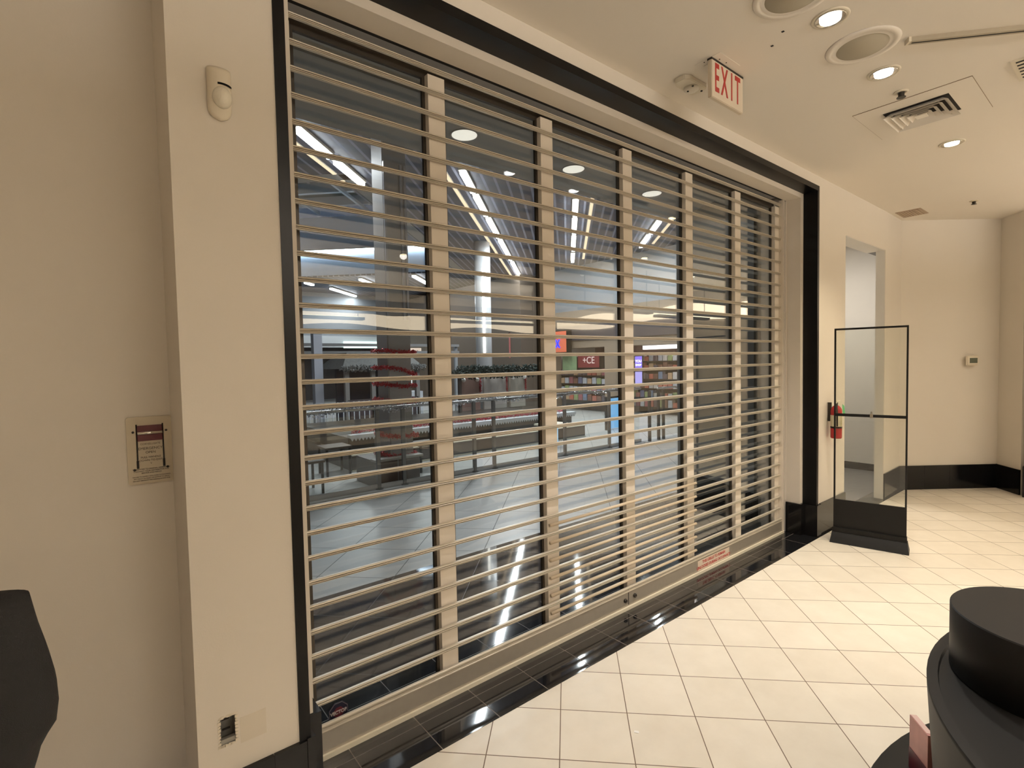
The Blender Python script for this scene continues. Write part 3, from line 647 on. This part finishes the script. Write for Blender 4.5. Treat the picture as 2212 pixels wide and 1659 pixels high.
# slatted ceiling with the skylight opening (rotated 45 degrees)
U = Vector((1, 1, 0))/math.sqrt(2); Vv = Vector((-1, 1, 0))/math.sqrt(2); P0 = Vector((3.4, 8.8, 0))
def uv(u, v): q = P0+U*u+Vv*v; return (q.x, q.y)
LU, LV = 9.0, 6.0
b = bmesh.new()
def quadz(b, pts, z0, z1): poly(b, pts, z0, z1)
for (u0, u1, v0, v1) in ((-16, 0, -16, 20), (LU, 26, -16, 20), (0, LU, -16, 0), (0, LU, LV, 20)):
    pts = [uv(u0, v0), uv(u1, v0), uv(u1, v1), uv(u0, v1)]
    # clip against y > 3.64 and x < 12.6 roughly by Sutherland-Hodgman
    def clip(P_, f):
        out = []
        for i in range(len(P_)):
            a, c = P_[i], P_[(i+1) % len(P_)]; fa, fc = f(a), f(c)
            if fa >= 0: out.append(a)
            if fa*fc < 0: t = fa/(fa-fc); out.append((a[0]+(c[0]-a[0])*t, a[1]+(c[1]-a[1])*t))
        return out
    for f in (lambda p: p[1]-3.64, lambda p: 12.6-p[0], lambda p: p[0]+8, lambda p: 26-p[1]):
        pts = clip(pts, f)
        if not pts: break
    if len(pts) > 2: poly(b, pts, 4.80, 4.86)
bmesh.ops.recalc_face_normals(b, faces=b.faces[:]); struct(link('ceiling', b, PURP))
# skylight well
BLUE = mat('well_blue', (.50, .58, .70), .6)
b = bmesh.new(); Mw = Matrix.Translation(P0) @ Matrix.Rotation(math.pi/4, 4, 'Z')
bx(b, LU, LU+.1, 0, LV, 4.86, 6.9, 0, Mw); bx(b, 0, LU+.1, -.1, 0, 4.861, 7.4, 0, Mw); bx(b, 0, LU, LV, LV+.1, 4.86, 7.4, 0, Mw); bx(b, -.1, 0, -.1, LV+.1, 4.861, 7.4, 0, Mw)
bmesh.ops.recalc_face_normals(b, faces=b.faces[:]); struct(link('wall_skylight', b, BLUE))
b = bmesh.new(); bx(b, -.35, -.1, -.4, LV, 4.78, 4.80, 0, Mw); bx(b, -.35, LU, -.35, -.1, 4.78, 4.80, 0, Mw); bmesh.ops.recalc_face_normals(b, faces=b.faces[:]); struct(link('trim_4', b, mat('well_trim', (.26, .25, .23), .6)))
K2 = thing('skylight', 'framed skylight roof glowing blue-white above the left glass doors', 'skylight', (P0.x, P0.y, 0), math.pi/4)
b = bmesh.new(); bx(b, 0, LU, 0, LV, 7.4, 7.43); link('glazing', b, mat('night_glazing', (.05, .075, .075), .3), K2)
for i in range(7):
    b = bmesh.new(); bx(b, .6+i*1.3, .75+i*1.3, 0, LV, 7.1, 7.4); link('roof_beam', b, mat('beam_white', (.50, .55, .60), .5), K2)
for i in range(3):
    b = bmesh.new(); bx(b, 0, LU, 1.2+i*1.8, 1.28+i*1.8, 7.0, 7.1); link('tie_rod', b, mat('beam_white2', (.50, .55, .60), .5), K2)
L_ = thing('well_light', 'bright horizontal light line across the blue skylight wall', 'light', (P0.x, P0.y, 0), math.pi/4)
b = bmesh.new(); bx(b, LU-.12, LU-.02, .1, LV-.1, 5.66, 5.72); link('diffuser', b, emis('well_led', (.75, .9, 1), 16), L_)
b = bmesh.new(); bx(b, LU-.14, LU, .05, LV-.05, 5.72, 5.76); link('housing', b, BGREY, L_)
# strip lights
runs = [((2.154, 7.05), (3.66, 8.52), 2, 'short'), ((4.726, 7.05), (12.05, 14.40), 6, 'longest'), ((7.319, 7.03), (11.62, 11.33), 4, 'second'), ((9.922, 6.96), (11.70, 8.82), 2, 'right')]
cuts = {0: [(0, .44), (.53, 1)], 1: [(0, .094), (.117, .238), (.266, .424), (.455, .695), (.735, 1)], 2: [(0, .168), (.215, .42), (.475, .735), (.815, 1)], 3: [(0, .42), (.52, 1)]}
nm = ['behind the first glass door', 'behind the second glass door', 'behind the third glass door', 'behind the fourth glass door']
mk = {2: ['nearer piece', 'farther piece'], 4: ['first piece', 'second piece', 'third piece', 'last piece'], 5: ['first piece', 'second piece', 'third piece', 'fourth piece', 'last piece']}
def strip(p, q, z, label, m, wdt=.085, grp='white strip lights on the mall ceiling'):
    p = Vector((p[0], p[1], z)); q = Vector((q[0], q[1], z)); L0 = (q-p).length; a = math.atan2(q.y-p.y, q.x-p.x)
    T_ = thing('strip_light', label, 'strip light', p, a, grp)
    b = bmesh.new(); bx(b, 0, L0, -wdt/2, wdt/2, -.10, -.04); link('diffuser', b, m, T_)
    b = bmesh.new(); bx(b, -.02, L0+.02, -wdt/2-.02, wdt/2+.02, -.04, 0); link('housing', b, PALE, T_)
    lamp('tube_light', 'AREA', (L0/2, 0, -.11), P_MALL*L0, (.93, .97, 1), L0, parent=T_, sy=.08)
    return T_
for i, (p, q, n, _) in enumerate(runs):
    for j, (t0, t1) in enumerate(cuts[i]):
        pp = (p[0]+(q[0]-p[0])*t0, p[1]+(q[1]-p[1])*t0); qq = (p[0]+(q[0]-p[0])*t1, p[1]+(q[1]-p[1])*t1)
        strip(pp, qq, 4.79, '%s of white strip light %s' % (mk[len(cuts[i])][j], nm[i]), STRIPM)
    d = Vector((q[0]-p[0], q[1]-p[1])).normalized(); nrm = Vector((-d.y, d.x))*(.33 if i < 2 else -.33)
    a0 = Vector(p)+nrm; a1 = Vector(q)+nrm; aa = math.atan2(d.y, d.x)
    T_ = thing('light_tray', 'warm slot beside strip light '+nm[i], 'light slot', (a0.x, a0.y, 4.798), aa, 'warm slots beside the strip lights')
    b = bmesh.new(); bx(b, 0, (a1-a0).length, -.03, .03, -.012, -.004); link('diffuser', b, TRAYM, T_)
    b = bmesh.new(); bx(b, -.01, (a1-a0).length+.01, -.045, .045, -.004, 0); link('housing', b, PALE, T_)
for i, (p, q) in enumerate((((8.75, 16.25), (10.4, 17.9)), ((7.5, 17.9), (8.7, 19.1)), ((7.4, 20.6), (9.1, 22.3)), ((6.1, 19.6), (6.5, 20.0)))):
    strip(p, q, 4.79, 'far small strip light under the blue skylight wall, %s' % ['rightmost', 'middle', 'lowest', 'leftmost'][i], STRIPM, .11, 'far strip lights')
# surrounding mall walls
b = bmesh.new(); bx(b, 12.6, 12.75, 3.64, 26, 2.76, 4.8); bx(b, -8.1, -8, 3.64, 26, 0, 4.8); bx(b, 9.5, 12.75, 3.62, 3.72, 0, 4.8); bx(b, -8, 0-4, 3.62, 3.64, 0, 4.8); struct(link('wall_mall', b, BGREY))
b = bmesh.new(); bx(b, -8, 12.6, 22.5, 22.62, 2.9, 4.8); bx(b, -8, 13, 26, 26.1, 0, 4.8); bx(b, -8, 16, 22.62, 26, 2.9, 3.0); struct(link('wall_mall', b, BGREY))
b = bmesh.new(); bx(b, -8, 16, 22.4, 22.45, 2.45, 2.95); struct(link('trim_5', b, mat('pale_soffit', (.42, .44, .45), .5)))
o = box('light_cove', 8.5, 17.2, 22.30, 22.36, 2.42, 2.72, emis('cool_cove', (.75, 1, .93), 2.2)); tag(o, 'pale green-white lit cove far behind the round column', 'light')
b = bmesh.new(); bx(b, -8, 16, 25.9, 26, 0, 2.9); struct(link('wall_mall', b, mat('far_dark', (.035, .034, .04), .5, noise=.5, nscale=1.2)))
b = bmesh.new(); bx(b, 12.6, 18, 22.4, 26.1, 0, 4.8); bx(b, 12.6, 18, 12.95, 13.05, 0, 2.76); struct(link('wall_mall', b, DGREY))

# square column with tinsel rings, and its planter box
C1 = thing('square_column', 'grey square column wrapped in red tinsel outside the glass doors', 'column', (3.255, 6.68, 0))
b = bmesh.new(); bx(b, -.175, .175, -.175, .175, 0, 4.79); bmesh.ops.bevel(b, geom=[e for e in b.edges if abs(e.verts[0].co.z-e.verts[1].co.z) > 1], offset=.012, segments=2, affect='EDGES'); link('shaft', b, CONC, C1)
for x in (-.16, .08, .14):
    b = bmesh.new(); bx(b, x-.014, x+.014, -.205, -.176, 2.25, 4.35); link('acrylic_fin', b, mat('acrylic', (.42, .42, .46), .15), C1)
def tinsel(b, path, r, n, sz=.03):
    for i in range(n):
        t = random.random()*(len(path)-1); k = int(t); u = t-k
        p = Vector(path[k]).lerp(Vector(path[k+1]), u)
        d = Vector((random.gauss(0, 1), random.gauss(0, 1), random.gauss(0, 1))).normalized()*r*random.random()
        e = Vector((random.gauss(0, 1), random.gauss(0, 1), random.gauss(0, 1))).normalized()*sz; f = d.cross(e).normalized()*sz*.35
        q = p+d; v = [b.verts.new(q-e*.5-f*.5), b.verts.new(q+e*.5-f*.5), b.verts.new(q+f*.8), b.verts.new(q+d.normalized()*sz*.4 if d.length > 0 else q+e)]
        b.faces.new(v[:3]); b.faces.new((v[0], v[1], v[3])); b.faces.new((v[1], v[2], v[3])); b.faces.new((v[0], v[3], v[2]))
for i, z in enumerate((1.83, 1.60, 1.37, 1.15, .67, .40)):
    s = .22; dz = .12 if i == 1 else .03
    cx_, cy_ = 3.255, 6.68; path = [(cx_-s, cy_-s, z), (cx_, cy_-s, z-.03), (cx_+s, cy_-s, z-dz), (cx_+s, cy_+s, z), (cx_-s, cy_+s, z), (cx_-s, cy_-s, z)]
    b = bmesh.new(); tinsel(b, path, .036, 800, .03); o = link('tinsel_garland', b, TINSEL)
    tag(o, 'red tinsel ring on the square column, %s from the top' % ['first', 'second', 'third', 'fourth', 'fifth', 'sixth'][i], 'garland', 'tinsel rings on the square column')
B1 = thing('planter_box', 'low dark brown box wrapped around the foot of the square column', 'box', (3.11, 6.80, 0))
BX = bmesh.new(); 
for x0, x1, y0, y1 in ((-.30, .33, -.44, -.33), (-.30, -.04, -.33, .25), (.325, .33, -.33, .25)): bx(BX, x0, x1, y0, y1, .001, .36)
link('body', BX, BROWN, B1)
b = bmesh.new(); bx(b, -.34, .37, -.48, -.335, .36, .39); link('ledge', b, mat('ledge_grey', (.32, .30, .27), .4), B1)
b = bmesh.new(); bx(b, .0, .006, -.442, -.4395, .01, .35); link('seam', b, STEEL, B1)

# round column
C2 = thing('round_column', 'round white column with a glowing line standing for a reflection', 'column', (8.0, 11.1, 0))
b = bmesh.new(); cyl(b, (0, 0, 0), .21, 4.8, 40); link('shaft', b, mat('white_column', (.42, .43, .44), .25), C2, True)
b = bmesh.new(); cyl(b, (-.12, -.19, 1.9), .03, 2.2, 14); link('reflection_tube', b, emis('tube', (1, .98, .9), 6), C2)  # glowing tube in place of a bright line reflected in the glass
# railing: curb, glass, paired posts, top rail
RL = thing('glass_railing', 'long glass railing with paired steel posts across the mall floor', 'railing', (0, 6.22, 0))
b = bmesh.new(); bx(b, -3, 8.2, -.10, .10, .001, .035); link('curb', b, mat('curb_white', (.55, .56, .57), .35), RL)
b = bmesh.new(); bx(b, -3, 8.2, -.012, .012, .035, .10); link('bottom_channel', b, STEEL, RL)
for x in [-1.73, -.23, 1.27, 2.77, 4.27, 5.77, 7.27]:
    for dx in (0, .36):
        if x+dx > 8.1: continue
        b = bmesh.new(); bx(b, x+dx-.024, x+dx+.024, -.02, .02, .036, 1.06); cyl(b, (x+dx, 0, .036), .055, .012, 16); link('post', b, mat('post_grey', (.20, .20, .20), .4, metal=.4), RL)
    b = bmesh.new(); bx(b, x+.40, min(x+1.46, 8.15), -.006, .006, .10, 1.0); link('glass_panel', b, GLASS2, RL)
b = bmesh.new(); tube(b, [(-3, 0, 1.08), (8.2, 0, 1.08)], .021, 12); link('top_rail', b, STEEL, RL, True)
b = bmesh.new(); tinsel(b, [(-1+.5*i, 6.22, 1.09+.04*((i % 2)*2-1)) for i in range(19)], .05, 2600, .03); o = link('silver_garland', b, mat('silver_tinsel', (.6, .62, .66), .2, metal=.8))
tag(o, 'silver tinsel garland wound along the glass railing', 'garland')
R2 = thing('stair_railing', 'dark steel stair railing with sloping handrail at the right of the mall', 'railing', (8.45, 6.2, 0))
for i, x in enumerate((0, .30, .46, 1.05, 1.65, 1.85)):
    b = bmesh.new(); bx(b, x-.028, x+.028, -.02, .02, 0, 1.02); link('post', b, mat('post_dark', (.05, .055, .06), .4, metal=.4), R2)
b = bmesh.new(); tube(b, [(.30, .02, 1.06), (.9, .02, 1.06), (2.3, -.3, .55)], .022, 10); link('handrail', b, STEEL, R2, True)
b = bmesh.new(); bx(b, .05, 1.05, -.006, .006, .1, .98); link('glass_panel', b, GLASS2, R2)
b = bmesh.new(); bx(b, -.1, 2.2, -.15, .12, .001, .02); link('sill', b, DGREY, R2)

# tables beyond the railing
def low_table(x, y, lab, w_=.5, d_=.45):
    T_ = thing('low_table', lab, 'table', (x, y, 0), 0, 'low dark tables beyond the railing')
    b = bmesh.new(); bx(b, -w_/2, w_/2, -d_/2, d_/2, .40, .43); link('top', b, BROWN, T_)
    for sx in (-1, 1):
        for sy in (-1, 1):
            b = bmesh.new(); bx(b, sx*(w_/2-.03)-.014, sx*(w_/2-.03)+.014, sy*(d_/2-.03)-.014, sy*(d_/2-.03)+.014, 0, .40); link('leg', b, SATIN, T_)
low_table(1.98, 6.85, 'low brown table with black legs left of the square column'); low_table(3.95, 7.05, 'low brown table just right of the square column')
low_table(2.75, 7.75, 'low brown table behind the square column box', .4, .4)

# dark stepped stage with snowy scalloped edge
SG = thing('holiday_stage', 'dark stepped holiday stage with a white scalloped edge', 'stage', (5.6, 9.4, 0))
b = bmesh.new(); bx(b, -2.6, 2.6, -1.7, 1.4, .001, .24); link('lower_step', b, DBROWN, SG)
b = bmesh.new(); bx(b, -2.6, 2.6, -1.73, -1.68, .24, .255); link('step_nosing', b, ALUL, SG)
b = bmesh.new(); bx(b, -2.6, 2.6, -1.725, -1.70, .001, .02); link('floor_trim', b, ALUL, SG)
b = bmesh.new(); bx(b, -2.5, 2.6, -1.3, 1.4, .24, .47); link('upper_deck', b, DBROWN, SG)
b = bmesh.new(); bx(b, -2.5, 2.62, -1.42, -1.28, .47, .52); x = -2.5
while x < 2.56:
    v = [b.verts.new(p) for p in ((x, -1.42, .47), (x+.06, -1.42, .47), (x+.03, -1.42, .42), (x, -1.40, .47), (x+.06, -1.40, .47), (x+.03, -1.40, .42))]
    b.faces.new(v[:3]); b.faces.new(v[3:][::-1]); b.faces.new((v[0], v[2], v[5], v[3])); b.faces.new((v[1], v[4], v[5], v[2])); b.faces.new((v[0], v[3], v[4], v[1])); x += .06
link('scalloped_snow', b, SNOW, SG)
b = bmesh.new(); tinsel(b, [(3.15+.3*i, 8.05, .565) for i in range(17)], .035, 1500, .03); o = link('tinsel_garland', b, TINSEL); tag(o, 'long red tinsel garland lying along the stage edge', 'garland')
# gingerbread facade panels and posts
fac = [(6.95, .62, (.30, .19, .16), .75, 1.30), (7.72, .72, (.46, .42, .38), .75, 1.36), (8.45, .5, (.40, .36, .30), .75, 1.32)]
for i, (x, w_, c, z0, z1) in enumerate(fac):
    T_ = thing('facade_panel', ['brownish pink festive panel at the left end of the stage', 'pale festive panel edged in red near the round column', 'cream festive panel right of the round column'][i], 'festive panel', (x*1.025, 10.55, 0), 0, 'festive panels on the stage')
    b = bmesh.new(); bx(b, -w_/2, w_/2, -.03, .03, .471, z1); link('board', b, mat('board%d' % i, c, .7, noise=.1), T_)
    b = bmesh.new(); tinsel(b, [(-w_/2, -.05, z1), (w_/2, -.05, z1-.02), (w_/2, -.05, .9)], .03, 240, .035); link('tinsel_edge', b, TINSEL, T_)
    for dx in (-.2, .2):
        b = bmesh.new(); bmesh.ops.create_icosphere(b, subdivisions=3, radius=.055); bmesh.ops.translate(b, verts=b.verts[:], vec=(dx, -.07, z1-.07)); link('white_ball', b, mat('ball_white', (.8, .78, .72), .5), T_, True)
b = bmesh.new(); bx(b, -1.45, 1.2, -.02, .1, 1.30, 1.48); gb = thing('fir_garland', 'wide dark green fir garland hanging above the stage', 'garland', (8.1, 10.2, 0)); link('backing', b, GREEN, gb)
b = bmesh.new(); tinsel(b, [(-1.5+.3*i, 0, 1.42) for i in range(10)], .16, 2600, .10); link('needles', b, GREEN, gb)
for x in (-1.45, 1.2):
    b = bmesh.new(); bx(b, x-.03, x+.03, .0, .08, .471, 1.4); link('post', b, DBROWN, gb)
# thatched booth and people-height dark kiosk to the left
HB = thing('thatched_booth', 'grey thatched holiday booth behind the left glass door', 'booth', (5.55, 12.6, 0))
b = bmesh.new(); v = [b.verts.new(p) for p in ((-1.15, -.9, 1.56), (1.0, -.9, 1.56), (1.0, .9, 1.56), (-1.15, .9, 1.56), (-.8, -.3, 1.95), (.8, -.3, 1.95), (.8, .3, 1.95), (-.8, .3, 1.95))]
for i in range(4): b.faces.new((v[i], v[(i+1) % 4], v[4+(i+1) % 4], v[4+i]))
b.faces.new(v[:4][::-1]); b.faces.new(v[4:]); tinsel(b, [(-1.15, -.9, 1.57), (1.0, -.9, 1.57)], .07, 900, .09); link('thatch_roof', b, mat('thatch', (.16, .165, .16), .9, noise=.4, nscale=20), HB)
for x in (-1.0, -.35, .25, .85):
    b = bmesh.new(); bx(b, x-.05, x+.05, -.8, -.7, 0, 1.56); link('post', b, mat('booth_post', (.20, .19, .18), .6), HB)
b = bmesh.new(); bx(b, -1.0, .85, -.1, 0, 0, 1.56); link('back_board', b, mat('booth_dark', (.035, .035, .05), .6), HB)
b = bmesh.new(); bx(b, -1.0, .85, -.8, -.72, 0, .82); link('counter', b, mat('booth_counter', (.05, .035, .04), .6), HB)
b = bmesh.new(); bx(b, -.05, .18, -.7, -.66, .82, 1.38); link('menu_board', b, mat('menu', (.35, .34, .31), .7), HB)
LP = thing('pale_post', 'pale tall post left of the thatched booth', 'post', (4.10, 12.5, 0)); b = bmesh.new(); bx(b, -.10, .10, -.1, .1, 0, 2.42); link('shaft', b, mat('pale_post', (.42, .44, .50), .4), LP); b = bmesh.new(); bx(b, -.14, .14, -.14, .14, 2.42, 2.5); link('cap', b, SNOW, LP)
# beam lines behind
HD = thing('header_frame', 'grey two-beam frame standing behind the thatched booth', 'frame', (3.0, 14.6, 0))
for z in (1.98, 2.2):
    b = bmesh.new(); bx(b, 0, 6.5, 0, .1, z, z+.08); link('beam', b, mat('header%d' % int(z*10), (.20, .20, .20), .6), HD)
for x in (0, 6.4):
    b = bmesh.new(); bx(b, x, x+.1, .11, .2, 0, 2.28); link('post', b, BGREY, HD)
# snow picket fence
FN = thing('picket_fence', 'white-tipped miniature fence in front of the thatched booth', 'fence', (4.3, 11.3, 0))
b = bmesh.new(); bx(b, -1.2, 2.0, -.02, .02, .70, .74); link('rail', b, SATIN, FN)
for i in range(26):
    x = -1.15+i*.122; b = bmesh.new(); cyl(b, (x, 0, 0), .012, .74, 6); bmesh.ops.create_icosphere(b, subdivisions=2, radius=.035, matrix=Matrix.Translation((x, 0, .79))); link('picket', b, SNOW, FN)
# lit white kiosk
KS = thing('lit_kiosk', 'bright white lit kiosk just right of the square column', 'kiosk', (7.05, 14.3, 0))
b = bmesh.new(); bx(b, -.6, .45, -.1, .1, 1.0, 1.32); link('light_box', b, emis('kiosk_white', (.85, .95, 1), 1.6), KS)
b = bmesh.new(); bx(b, -.7, .7, -.3, .3, 0, .82); link('counter', b, mat('kiosk_counter', (.45, .47, .5), .4), KS)
b = bmesh.new(); bx(b, -.55, -.45, .0, .1, .82, 1.6); bx(b, .35, .45, 0, .1, .82, 1.6); link('frame', b, SATIN, KS)
for i, x in enumerate((-.5, -.17, .22)):
    b = bmesh.new(); bmesh.ops.create_icosphere(b, subdivisions=3, radius=.12); bmesh.ops.scale(b, vec=(1.2, .5, .75), verts=b.verts[:]); bmesh.ops.translate(b, verts=b.verts[:], vec=(x, -.1, 1.50)); link('globe_light', b, emis('globe%d' % i, (.8, .93, 1), 3), KS, True)
for i, x in enumerate((9.9, 10.55)):
    o = box('lit_window', x, x+.5, 20.0, 20.05, 1.95, 2.35, emis('far_win%d' % i, (1, .8, .65), .9)); tag(o, ['left', 'right']+[] and ['left one', 'right one'][i]+' of two small warm lit windows far behind the column', 'window')

# ---------------------------------------------------------------- right-hand stores (plane x = 12)
b = bmesh.new(); bx(b, 11.95, 12.6, 3.72, 13.4, 2.30, 2.76); struct(link('trim_6', b, mat('fascia_dark', (.045, .036, .038), .5)))
b = bmesh.new(); bx(b, 11.98, 12.6, 3.72, 13.4, 2.76, 2.80); bx(b, 12.0, 12.6, 3.72, 13.4, 2.06, 2.30); bx(b, 11.97, 12.6, 3.72, 22, 2.80, 3.25); struct(link('wall_mall', b, TAN))
b = bmesh.new(); bx(b, 12.0, 12.4, 9.78, 10.42, 0, 2.06); bx(b, 12.0, 12.4, 12.7, 13.4, 0, 2.06); bx(b, 12.0, 12.4, 3.72, 6.6, 0, 2.06); struct(link('wall_mall', b, TAN))
b = bmesh.new(); bx(b, 14.4, 14.5, 3.72, 13.4, 0, 3); bx(b, 12.4, 14.5, 3.72, 3.8, 0, 3); bx(b, 12.6, 14.5, 3.72, 13.4, 2.3, 2.36); struct(link('wall_mall', b, mat('shop_back', (.10, .035, .04), .6)))
b = bmesh.new(); bx(b, 11.2, 12.0, 13.4, 22.4, 0, 4.6); struct(link('wall_mall', b, mat('brown_wall', (.10, .075, .055), .6)))
SN = thing('shop_sign', 'orange-red square shop sign with a blue neon letter X', 'sign', (11.8, 12.12, 2.28))
b = bmesh.new(); bx(b, -.1, .1, -.42, .42, -.36, .36); link('case', b, BLACK, SN)
b = bmesh.new(); bx(b, -.112, -.1, -.38, .42, -.34, .33); link('face', b, mat('sign_orange', (.48, .10, .045), .5, emit=(.6, .12, .05), es=.35), SN)
text('neon_letter', 'X', .36, emis('neon_blue', (.01, .02, 1), 5), SN, (-.125, .0, -.08), (math.pi/2, 0, -math.pi/2), .75, ext=.01, bold=.012)
BS = thing('blade_sign', 'narrow dusty pink blade sign on the brown wall', 'sign', (11.3, 14.0, 2.2)); b = bmesh.new(); bx(b, -.12, .12, -.03, .03, -.4, .45); link('face', b, mat('dusty_pink', (.45, .13, .12), .5), BS); b = bmesh.new(); bx(b, -.14, .14, -.02, .02, .45, .48); link('bracket', b, SATIN, BS)
PO = thing('red_poster', 'dark red poster with thin pale letters in the shop window', 'poster', (12.03, 11.09, 1.60))
b = bmesh.new(); bx(b, -.01, .01, -.43, .46, -.17, .25); link('panel', b, mat('poster_red', (.14, .01, .015), .5), PO)
text('lettering', '+CE', .30, mat('poster_pale', (.75, .6, .55), .5), PO, (-.013, .0, .05), (math.pi/2, 0, -math.pi/2), .95, ext=.002)
o = box('green_poster', 12.02, 12.04, 11.62, 12.25, 1.35, 1.85, mat('poster_green', (.16, .24, .12), .6, noise=.5, nscale=7)); tag(o, 'mottled green poster left of the dark red one', 'poster')
VP = thing('video_display', 'glowing purple digital poster at the shop entrance', 'screen', (12.02, 9.16, 1.30))
b = bmesh.new(); bx(b, -.02, .02, -.14, .14, -.36, .46); link('frame', b, SATIN, VP)
b = bmesh.new(); bx(b, -.026, -.02, -.12, .12, .02, .44); link('screen', b, emis('purple', (.28, .2, .9), 1.3), VP)
b = bmesh.new(); bx(b, -.026, -.02, -.12, .12, -.34, .0); link('screen', b, emis('violet', (.5, .45, 1), 1.1), VP)
text('lettering', 'YOU', .10, emis('letter_white', (.95, .9, 1), 2), VP, (-.03, 0, .30), (math.pi/2, 0, -math.pi/2), 1, ext=.001, bold=.003)
text('lettering', 'SHOP', .08, emis('letter_white2', (.95, .9, 1), 2), VP, (-.03, 0, .19), (math.pi/2, 0, -math.pi/2), 1, ext=.001, bold=.003)
SL = thing('shop_light_band', 'white lit ceiling band inside the right-hand shop', 'light', (12.5, 8.4, 1.99)); b = bmesh.new(); bx(b, -.05, .1, -1.5, .95, -.055, .055); link('diffuser', b, emis('shop_band', (1, .92, .92), 2.5), SL)
b = bmesh.new(); bx(b, -.06, .12, -1.52, .97, .055, .075); link('housing', b, PALE, SL)
SH_L = thing('shop_ceiling_light', 'ceiling lights inside the right-hand shops', 'light', (13.0, 9.0, 0))
for yy in (-1.0, 2.2):
    box('diffuser', -.3, .3, yy-.6, yy+.6, 2.285, 2.295, emis('shop_panel', (1, .92, .85), 2.5), SH_L); lamp('panel_lamp', 'AREA', (-.1, yy, 2.27), 26, (1, .92, .85), .8, parent=SH_L)
# shelves with goods
cols = [(.30, .10, .12), (.10, .12, .22), (.45, .30, .18), (.40, .42, .45), (.16, .07, .05), (.25, .32, .14), (.50, .48, .46), (.09, .07, .09), (.42, .12, .08), (.14, .20, .30)]
cm = [mat('goods%d' % i, c, .5, noise=.4, nscale=20) for i, c in enumerate(cols)]
protos = []
def goods(y0, y1, zs, x, grp, where, n):
    SH = thing('shop_shelf', 'tall shop shelf '+where, 'shelf', (x+.2, (y0+y1)/2, 0))
    L = y1-y0
    b = bmesh.new(); bx(b, .16, .2, -L/2, L/2, 0, 1.78); link('back_panel', b, DARK, SH)
    for z in zs:
        b = bmesh.new(); bx(b, -.16, .16, -L/2, L/2, z-.02, z); link('shelf_board', b, SATIN, SH)
    for zi, z in enumerate(zs):
        for i in range(n):
            k = random.randrange(10); h = .13+.09*random.random(); wd = L/n*.8
            o = box('boxed_item', -.08, .08, -wd/2, wd/2, 0, h, cm[k]) if len(protos) < 30 else None
            if o: protos.append(o)
            else:
                o = random.choice(protos).copy(); COL.objects.link(o)
            o.location = (x+.12, y0+(i+.5)*L/n, z+.0005)
            tag(o, 'small coloured boxed item on the '+where+' shelf', 'goods', grp)
goods(10.7, 12.95, (.35, .62, .90, 1.17), 12.35, 'boxed goods in the left shop window', 'under the red poster', 11)
protos = []
goods(7.7, 10.5, (.22, .50, .78, 1.06, 1.34, 1.6), 12.9, 'boxed goods in the right shop', 'behind the stair railing', 17)
# blue panels with the glow set in their material
for i, (y0, y1, x) in enumerate(((8.95, 9.10, 9.6), (8.3, 8.35, 9.7))):
    pass
BP = thing('blue_glow_panel', 'tall pale blue glowing panel behind the railing at the shop entrance', 'light panel', (9.55, 8.05, 0), math.radians(8))
b = bmesh.new(); bx(b, -.28, .30, -.02, .02, .02, .74); link('panel', b, emis('ice_blue', (.20, .50, .85), 1.0), BP)
b = bmesh.new(); bx(b, -.31, -.28, -.03, .03, 0, .78); bx(b, .30, .33, -.03, .03, 0, .78); bx(b, -.31, .33, -.03, .03, .74, .78); link('frame', b, SATIN, BP)
BP = thing('blue_glow_panel', 'narrow pale blue glowing bar left of the shop entrance', 'light panel', (6.85, 7.2, 0), math.radians(8))
b = bmesh.new(); bx(b, -.06, .05, -.02, .02, .02, .38); link('panel', b, emis('ice_blue2', (.35, .62, .85), 1.1), BP)
b = bmesh.new(); bx(b, -.16, -.06, -.03, .03, 0, .42); link('frame', b, SATIN, BP)
b = bmesh.new(); bx(b, -.35, .2, -.15, .25, .42, .45); link('top', b, ALUL, BP)
